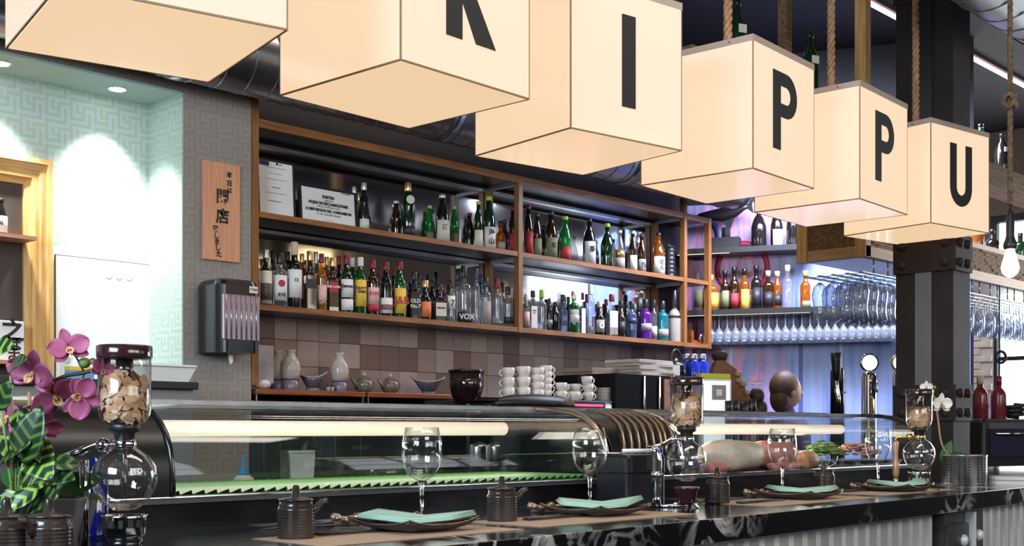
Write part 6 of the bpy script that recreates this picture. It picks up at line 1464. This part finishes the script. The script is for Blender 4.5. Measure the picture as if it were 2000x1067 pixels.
# black lantern kettle and blue bottles on a stand to the right
t, w, d, h = bar_box('drinks_fridge', 'low black drinks fridge below the blue bottles', 'fridge', 1320, 1440, 742, 4.36, 4.86, 'black_satin')
MB().box(0, w, 0, d, 0, h).build('fridge_body', 'black_satin', t, bevel=.006); MB().box(w*.05, w*.95, -.006, 0, h*.1, h*.9).build('fridge_door', 'steel_dark', t)
hf = BT+h
p = at(1320, 683, Y=4.46); t = thing('iron_kettle', 'black kettle with tall hoop handle beside the blue bottles', 'kettle', (p.x, 4.46, hf)); hk = p.z-hf
MB().lathe([(.045, 0), (.066, .03), (.064, .08), (.045, .105), (.02, .112)], 22).build('kettle_body', 'black', t); MB().sphere((0, 0, .118), .012).build('lid_knob', 'chrome', t)
MB().tube([(.058*math.cos(q), 0, .09+(hk-.09)*math.sin(q)) for q in [PI*i/12 for i in range(13)]], .007, 8).build('hoop_handle', 'black_satin', t)
MB().box(-.055, -.005, -.068, -.064, .02, .085, R(-.5)).build('paper_label', 'paper_white', t)
for px, Y, lab in ((1341, 4.50, 'cobalt blue flask with steel stopper, first beside the kettle'), (1354, 4.44, 'cobalt blue flask with steel stopper in front of the other two'), (1371, 4.48, 'cobalt blue flask with steel stopper, nearest the carved figure')):
    p = at(px, 692, Y=Y); h = p.z-hf; t = thing('blue_flask', lab, 'flask', (p.x, Y, hf), 0, 'cobalt flasks')
    M['cobalt'] = M.get('cobalt') or mat('cobalt_enamel', (.010, .03, .36), .15)
    MB().lathe([(.042, 0), (.044, .01), (.044, h*.55), (.028, h*.72), (.026, h*.78)], 20).build('flask_body', 'cobalt', t); MB().lathe([(.026, h*.78), (.028, h*.80), (.028, h*.97), (.024, h)], 18).build('stopper', 'steel', t)
# small box and chrome gooseneck on the shelf end bay
p = at(1355, Y=5.0); t = thing('wooden_box', 'small dark red open wooden box at the right end of the bottom shelf', 'box', (p.x, 5.02, Z1))
MB().box(-.07, .09, -.05, .05, 0, .03).box(-.07, .09, .04, .05, .03, .10).build('box_tray', 'red_wood', t); MB().box(-.07, -.05, -.05, .04, .03, .10).build('box_side', 'red_wood', t)
p = at(1377, Y=4.95); t = thing('chrome_tap', 'small chrome gooseneck tap at the end of the bottom shelf', 'tap', (p.x, 4.955, Z1))
MB().tube([(0, 0, 0), (0, 0, .05), (-.01, 0, .075), (-.045, 0, .07), (-.06, 0, .035)], .010, 10).build('gooseneck', 'chrome', t); MB().tube([(0, 0, .06), (.03, 0, .11)], .008, 8).build('lever', 'chrome', t); MB().lathe([(.02, 0), (.018, .012)], 14).build('tap_base', 'chrome', t)
# ================================================================== SERVICE COUNTER WITH TAPS, SCREEN AND CARVED FIGURE
SVY0, SVY1 = 3.02, 3.62
t = thing('service_counter', 'black service counter behind the far case carrying the beer taps', 'counter', (4.15, SVY0, 0))
MB().box(0, 3.1, .02, .58, 0, CT-.04).build('carcass', 'black_matt', t); MB().box(-.02, 3.12, 0, .6, CT-.04, CT).build('worktop', 'worktop', t)
p = at(1400, 740, Y=3.25); zb_ = at(1400, 805, Y=3.25).z
t = thing('till_screen', 'white till screen with yellow note on top, beside the carved figure', 'screen', (p.x, 3.25, CT), -.35); h = p.z-CT; w = .17
M['screen'] = mat('lit_screen', (.8, .9, .95), .3, emit=.75, ecol=(.82, .93, .97))
MB().box(-.05, .05, .0, .06, 0, .06).build('stand', 'black_satin', t); MB().box(-w/2, w/2, .0, .03, .05, h).build('screen_case', 'plastic_white', t, bevel=.004)
MB().box(-w/2+.012, w/2-.012, -.003, 0, .07, h-.012).build('display', 'screen', t); MB().box(-.03, .05, -.005, -.003, h-.10, h-.03).build('window_patch', 'label_grey', t); MB().box(-.005, .025, -.0065, -.005, h-.08, h-.05).build('white_patch', 'label_white', t)
MB().box(-w/2-.01, w/2-.01, -.004, .035, h, h+.024).build('yellow_note', mat('yellow_note', (.55, .60, .06), .6), t)
# carved driftwood figure
p = at(1432, Y=3.40); t = thing('carved_figure', 'carved brown driftwood figure with knobbed head behind the till screen', 'figure', (p.x, 3.40, CT)); dC = dep(p)
M['driftwood'] = ramp_mat('driftwood', 'ShaderNodeTexNoise', 9, [(.3, '#3a1c10'), (.7, '#8a5233')], .6, bump=.5); M['driftdark'] = mat('dark_driftwood', (.035, .018, .012), .6)
bC = Vector((p.x, 3.40, CT))
def cpnt(px, py): return at(px, py, D=dC)-bC
yb = H+.2*F/dC+1
cz = [cpnt(1402, yb), cpnt(1386, 790), cpnt(1385, 735), cpnt(1394, 705), cpnt(1412, 704), cpnt(1436, 722), cpnt(1447, 745), cpnt(1460, 775), cpnt(1478, 800), cpnt(1480, yb)]
n = len(cz); b = MB(); b.add([q-DV*.05 for q in cz]+[q+DV*.05 for q in cz], [tuple(range(n)), tuple(reversed(range(n, 2*n)))]+[(i, n+i, n+(i+1) % n, (i+1) % n) for i in range(n)]); b.build('carved_body', 'driftwood', t, bevel=.012)
MB().lathe([(.012, -.02), (.035, 0), (.045, .022), (.040, .035), (.022, .044), (.012, .050), (.013, .060), (.006, .066)], 18, T(cpnt(1406, 703))).build('knob_head', 'driftdark', t)
for px, py, r_ in ((1438, 732, .022), (1447, 752, .020), (1455, 768, .018), (1440, 745, .02)): MB().sphere(cpnt(px, py)-DV*.05, (r_, r_, r_*.8), 9, 6).build('carved_knot', 'stake', t)
for i, (px, top, m_, lab) in enumerate(((1423, 783, 'cap_blue', 'small navy jar first in the row before the carved figure'), (1436, 783, 'cap_black', 'small black jar second in the row before the carved figure'), (1453, 788, 'cap_blue', 'small navy jar third in the row before the carved figure'), (1462, 783, 'cap_red', 'small red brown jar fourth in the row before the carved figure'), (1470, 780, 'label_grey', 'small pale jar at the end of the row before the carved figure'))):
    q = at(px, top, Y=3.20); t = thing('spice_jar', lab, 'jar', (q.x, 3.20, CT), 0, 'jars before the carved figure'); h = q.z-CT
    MB().lathe([(.017, 0), (.017, h*.82)], 14).build('jar_body', m_, t); MB().lathe([(.0175, h*.82), (.0175, h), (.001, h)], 14).build('jar_lid', 'cap_black', t)
for px, py, lab in ((1478, 774, 'dark round gourd higher beside the carved figure'), (1484, 798, 'dark round gourd lower beside the carved figure')):
    q = at(px, py, Y=3.42); o = MB().sphere((0, 0, 0), (.04, .04, .045), 14, 10).lathe([(.03, -(q.z-CT)), (.026, -.03)], 12).build('gourd', 'driftdark'); o.location = q; tag(o, lab, 'gourd')
# beer taps
p = at(1594, Y=3.30); t = thing('beer_tap', 'tall black handled beer tap with chrome spout', 'tap', (p.x, 3.18, CT)); D = dep(t.location)
def tz(py): return 1.30+D*(H-py)/F-CT
MB().tube([(0, 0, tz(742)), (0, 0, tz(725)), (-.004, 0, tz(705)), (-.008, 0, tz(689))], [.014, .022, .026, .028], 12).build('tap_handle', 'black_satin', t)
MB().tube([(0, 0, tz(742)), (.003, 0, tz(755)), (.006, 0, tz(766)), (.004, -.01, tz(778)), (-.003, -.015, tz(790))], [.010, .011, .014, .011, .008], 10).build('spout', 'chrome', t)
MB().tube([(.006, 0, tz(764)), (.05, .02, tz(764)), (.10, .04, tz(764))], [.016, .011, .011], 10).build('shank', 'chrome', t)
x_ = .10; MB().lathe([(.038, 0), (.036, tz(728)), (.034, tz(720)), (.02, tz(715)), (.001, tz(714))], 22, T(x_, .05, 0)).build('tower', 'black', t)
MB().box(x_-.02, x_+.02, .010, .0125, tz(768), tz(764)).build('tower_badge', 'label_grey', t)
M['medal'] = mat('lit_medallion', (1, .97, .9), .3, emit=2.2, ecol=(1, .96, .88))
for px, lab, rim in ((1697, 'chrome beer tower with lit round badge, left of its twin', 'chrome'), (1757, 'chrome beer tower with orange rimmed lit badge by the column', 'cap_gold')):
    p = at(px, Y=3.20); t = thing('beer_tower', lab, 'tap', (p.x, 3.20, CT)); D = dep(p)
    MB().lathe([(.05, 0), (.042, .01), (.040, tz(735)), (.034, tz(727))], 24).build('tower', 'chrome', t)
    a = R(-.75) ; zc = tz(709); rr_ = .046
    bd = MB().lathe([(.001, -.012), (rr_, -.012), (rr_+.006, -.006), (rr_+.006, .012), (.001, .012)], 28, T(0, 0, zc) @ a @ R(PI/2, 'X')).build('badge_rim', rim, t)
    MB().lathe([(.001, .0125), (rr_*.92, .0125), (rr_*.9, .016), (.001, .018)], 28, T(0, 0, zc) @ a @ R(PI/2, 'X')).build('badge_light', 'medal', bd)
    MB().tube([tuple(a @ Vector((0, -.03, tz(742)))), tuple(a @ Vector((-.0, -.08, tz(744)))), tuple(a @ Vector((0, -.10, tz(752))))], .013, 10).build('tap_body', 'chrome', t)
    MB().tube([tuple(a @ Vector((-.005, -.10, tz(735)))), tuple(a @ Vector((-.01, -.105, tz(758)))), tuple(a @ Vector((-.01, -.11, tz(781))))], [.011, .013, .005], 10).build('tap_lever', 'black_satin', t)
    MB().tube([tuple(a @ Vector((.01, -.085, tz(750)))), tuple(a @ Vector((.01, -.09, tz(768))))], .008, 10).build('spout', 'chrome', t)
# prep things seen through the near case
for nm, lab, cat, px, Y, zt_, fn in (('white_container', 'white plastic container standing behind the near case', 'container', 575, 2.86, 880, 'box'),):
    q = at(px, zt_, Y=Y); t = thing(nm, lab, cat, (q.x, Y, CT)); h = q.z-CT; frust(.075, .07, .088, .08, 0, h).build('container_body', 'plastic_white', t); MB().rbox(.092, .084, h-.006, h, .008).build('rim', 'plastic_white', t)
q = at(476, 905, Y=2.84); t = thing('pump_bottle', 'clear squeeze bottle with bright blue nozzle behind the near case', 'bottle', (q.x, 2.84, CT)); h = q.z-CT
M['blue_nozzle'] = mat('blue_nozzle', (.03, .30, .60), .4)
MB().lathe([(.026, 0), (.028, .005), (.028, h*.62), (.015, h*.72)], 18).build('bottle_body', 'cap_white', t); MB().lathe([(.017, h*.70), (.016, h*.78), (.006, h*.86), (.003, h+.02)], 14).build('nozzle', 'blue_nozzle', t)
for px, w_, top, lab in ((665, .10, 852, 'narrow matt black post box behind the near case'), (517, .06, 858, 'black kitchen block behind the near case, beside the squeeze bottle')):
    q = at(px, top, Y=2.85); t = thing('black_canister', lab, 'canister', (q.x, 2.85, CT)); MB().rbox(w_, .08, 0, q.z-CT, .01).build('canister_body', 'black_satin', t); MB().rbox(w_*.9, .07, q.z-CT, q.z-CT+.006, .01).build('lid', 'black_matt', t)
q = at(745, 900, Y=2.82); t = thing('glass_bowl', 'clear glass bowl behind the near case, left of the first wine glass', 'bowl', (q.x, 2.82, CT)); MB().shell([(.04, 0), (.075, .03), (.10, q.z-CT)], .003, 26).build('bowl_wall', 'glass', t)
for px, lab in ((935, 'steel canister first in the pair behind the near case'), (968, 'steel canister second in the pair behind the near case')):
    q = at(px, 868, Y=2.82); t = thing('steel_canister', lab, 'canister', (q.x, 2.82, CT), 0, 'steel canisters'); MB().lathe([(.03, 0), (.03, q.z-CT-.01), (.027, q.z-CT)], 18).build('canister_body', 'steel', t); MB().sphere((0, 0, q.z-CT), (.02, .02, .008), 10, 6).build('lid', 'black_satin', t)
# ================================================================== BARTENDER, STANDING BEHIND THE SERVICE COUNTER
M['skin'] = mat('skin', (.50, .29, .20), .5); M['hair'] = mat('brown_hair', (.085, .036, .018), .55, var=.3, scale=60); M['shirt'] = mat('plum_shirt', (.16, .12, .24), .8); M['trousers'] = mat('dark_trousers', (.02, .02, .025), .8); M['shoe'] = mat('black_shoes', (.01, .01, .01), .4); M['eye'] = mat('dark_eye', (.02, .015, .01), .2)
p = at(1536, Y=3.97)
pe = thing('person', 'person with brown hair in a plum shirt standing by the mural', 'person', (p.x, 3.97, 0), 1.1)
def skin_body(name, nodes, edges, m_, sub=2):
    me = bpy.data.meshes.new(name); me.from_pydata([n_[0] for n_ in nodes], edges, []); o = bpy.data.objects.new(name, me); COL.objects.link(o); o.parent = pe
    s_ = o.modifiers.new('skin', 'SKIN'); s_.use_smooth_shade = True
    if not me.skin_vertices: me.skin_vertices.new()
    for v, n_ in zip(me.skin_vertices[0].data, nodes): v.radius = n_[1] if isinstance(n_[1], tuple) else (n_[1], n_[1])
    me.skin_vertices[0].data[0].use_root = True
    u = o.modifiers.new('sub', 'SUBSURF'); u.levels = u.render_levels = sub; me.materials.append(M[m_]); return o
N = [((0, 0, .88), (.155, .11)), ((0, 0, 1.02), (.13, .095)), ((0, -.01, 1.20), (.16, .11)), ((0, 0, 1.33), (.13, .085)), ((0, 0, 1.40), .055), ((0, -.01, 1.46), .052),
     ((.17, 0, 1.32), .058), ((.23, .01, 1.08), .044), ((.22, -.12, .90), .034), ((-.17, 0, 1.32), .058), ((-.23, .01, 1.08), .044), ((-.22, -.12, .90), .034),
     ((.09, 0, .80), .095), ((.10, -.01, .48), .066), ((.10, .01, .10), .042), ((-.09, 0, .80), .095), ((-.10, -.01, .48), .066), ((-.10, .01, .10), .042), ((.105, -.10, .04), .04), ((-.105, -.10, .04), .04)]
E_ = [(0, 1), (1, 2), (2, 3), (3, 4), (4, 5), (3, 6), (6, 7), (7, 8), (3, 9), (9, 10), (10, 11), (0, 12), (12, 13), (13, 14), (0, 15), (15, 16), (16, 17), (14, 18), (17, 19)]
skin_body('body', N, E_, 'shirt')
hd = MB().sphere((0, -.012, 1.545), (.070, .088, .108), 20, 14).sphere((0, -.102, 1.535), (.012, .018, .020), 8, 6)
for s_ in (-1, 1): hd.sphere((.070*s_, 0, 1.54), (.010, .02, .03), 8, 6)
hd.build('head', 'skin', pe)
for s_ in (-1, 1): MB().sphere((.028*s_, -.090, 1.553), (.011, .007, .007), 8, 6).build('eye', 'eye', pe)
MB().sphere((0, -.090, 1.492), (.022, .008, .006), 8, 6).build('mouth', 'label_pink', pe)
MB().lathe([(.082, -.06), (.084, 0), (.080, .05), (.055, .095), (.001, .112)], 20, T(0, .012, 1.545) @ S(.95, 1.12, 1), .15*PI-PI*.03, 2*PI-.15*PI+.0).build('hair', 'hair', pe, None) if False else MB().sphere((0, .018, 1.572), (.084, .094, .104), 20, 14).sphere((0, .045, 1.50), (.075, .06, .09), 16, 10).build('hair', 'hair', pe)
for s_ in (-1, 1):
    wx = .22*s_; palm = MB().sphere((wx, -.155, .868), (.022, .040, .030), 10, 8)
    for k in range(4): palm.tube([(wx+(-.015+.010*k)*s_, -.175, .865), (wx+(-.016+.011*k)*s_, -.215, .850), (wx+(-.016+.011*k)*s_, -.232+.004*abs(k-1.5), .825)], [.009, .008, .006], 7)
    palm.tube([(wx-.018*s_, -.14, .87), (wx-.040*s_, -.165, .862), (wx-.042*s_, -.195, .850)], [.010, .009, .007], 7); palm.build('hand', 'skin', pe)

# ------------------------------------------------------------------ lettering becomes plain meshes
dg = bpy.context.evaluated_depsgraph_get(); dg.update()
for o in [q for q in COL.objects if q.type == 'FONT']:
    me = bpy.data.meshes.new_from_object(o.evaluated_get(dg)); nm = o.name; m_ = o.data.materials[0]
    pa, mx_ = o.parent, o.matrix_basis.copy(); bpy.data.objects.remove(o)
    n_ = bpy.data.objects.new(nm, me); COL.objects.link(n_); n_.parent = pa; n_.matrix_basis = mx_
    me.materials.clear(); me.materials.append(m_)
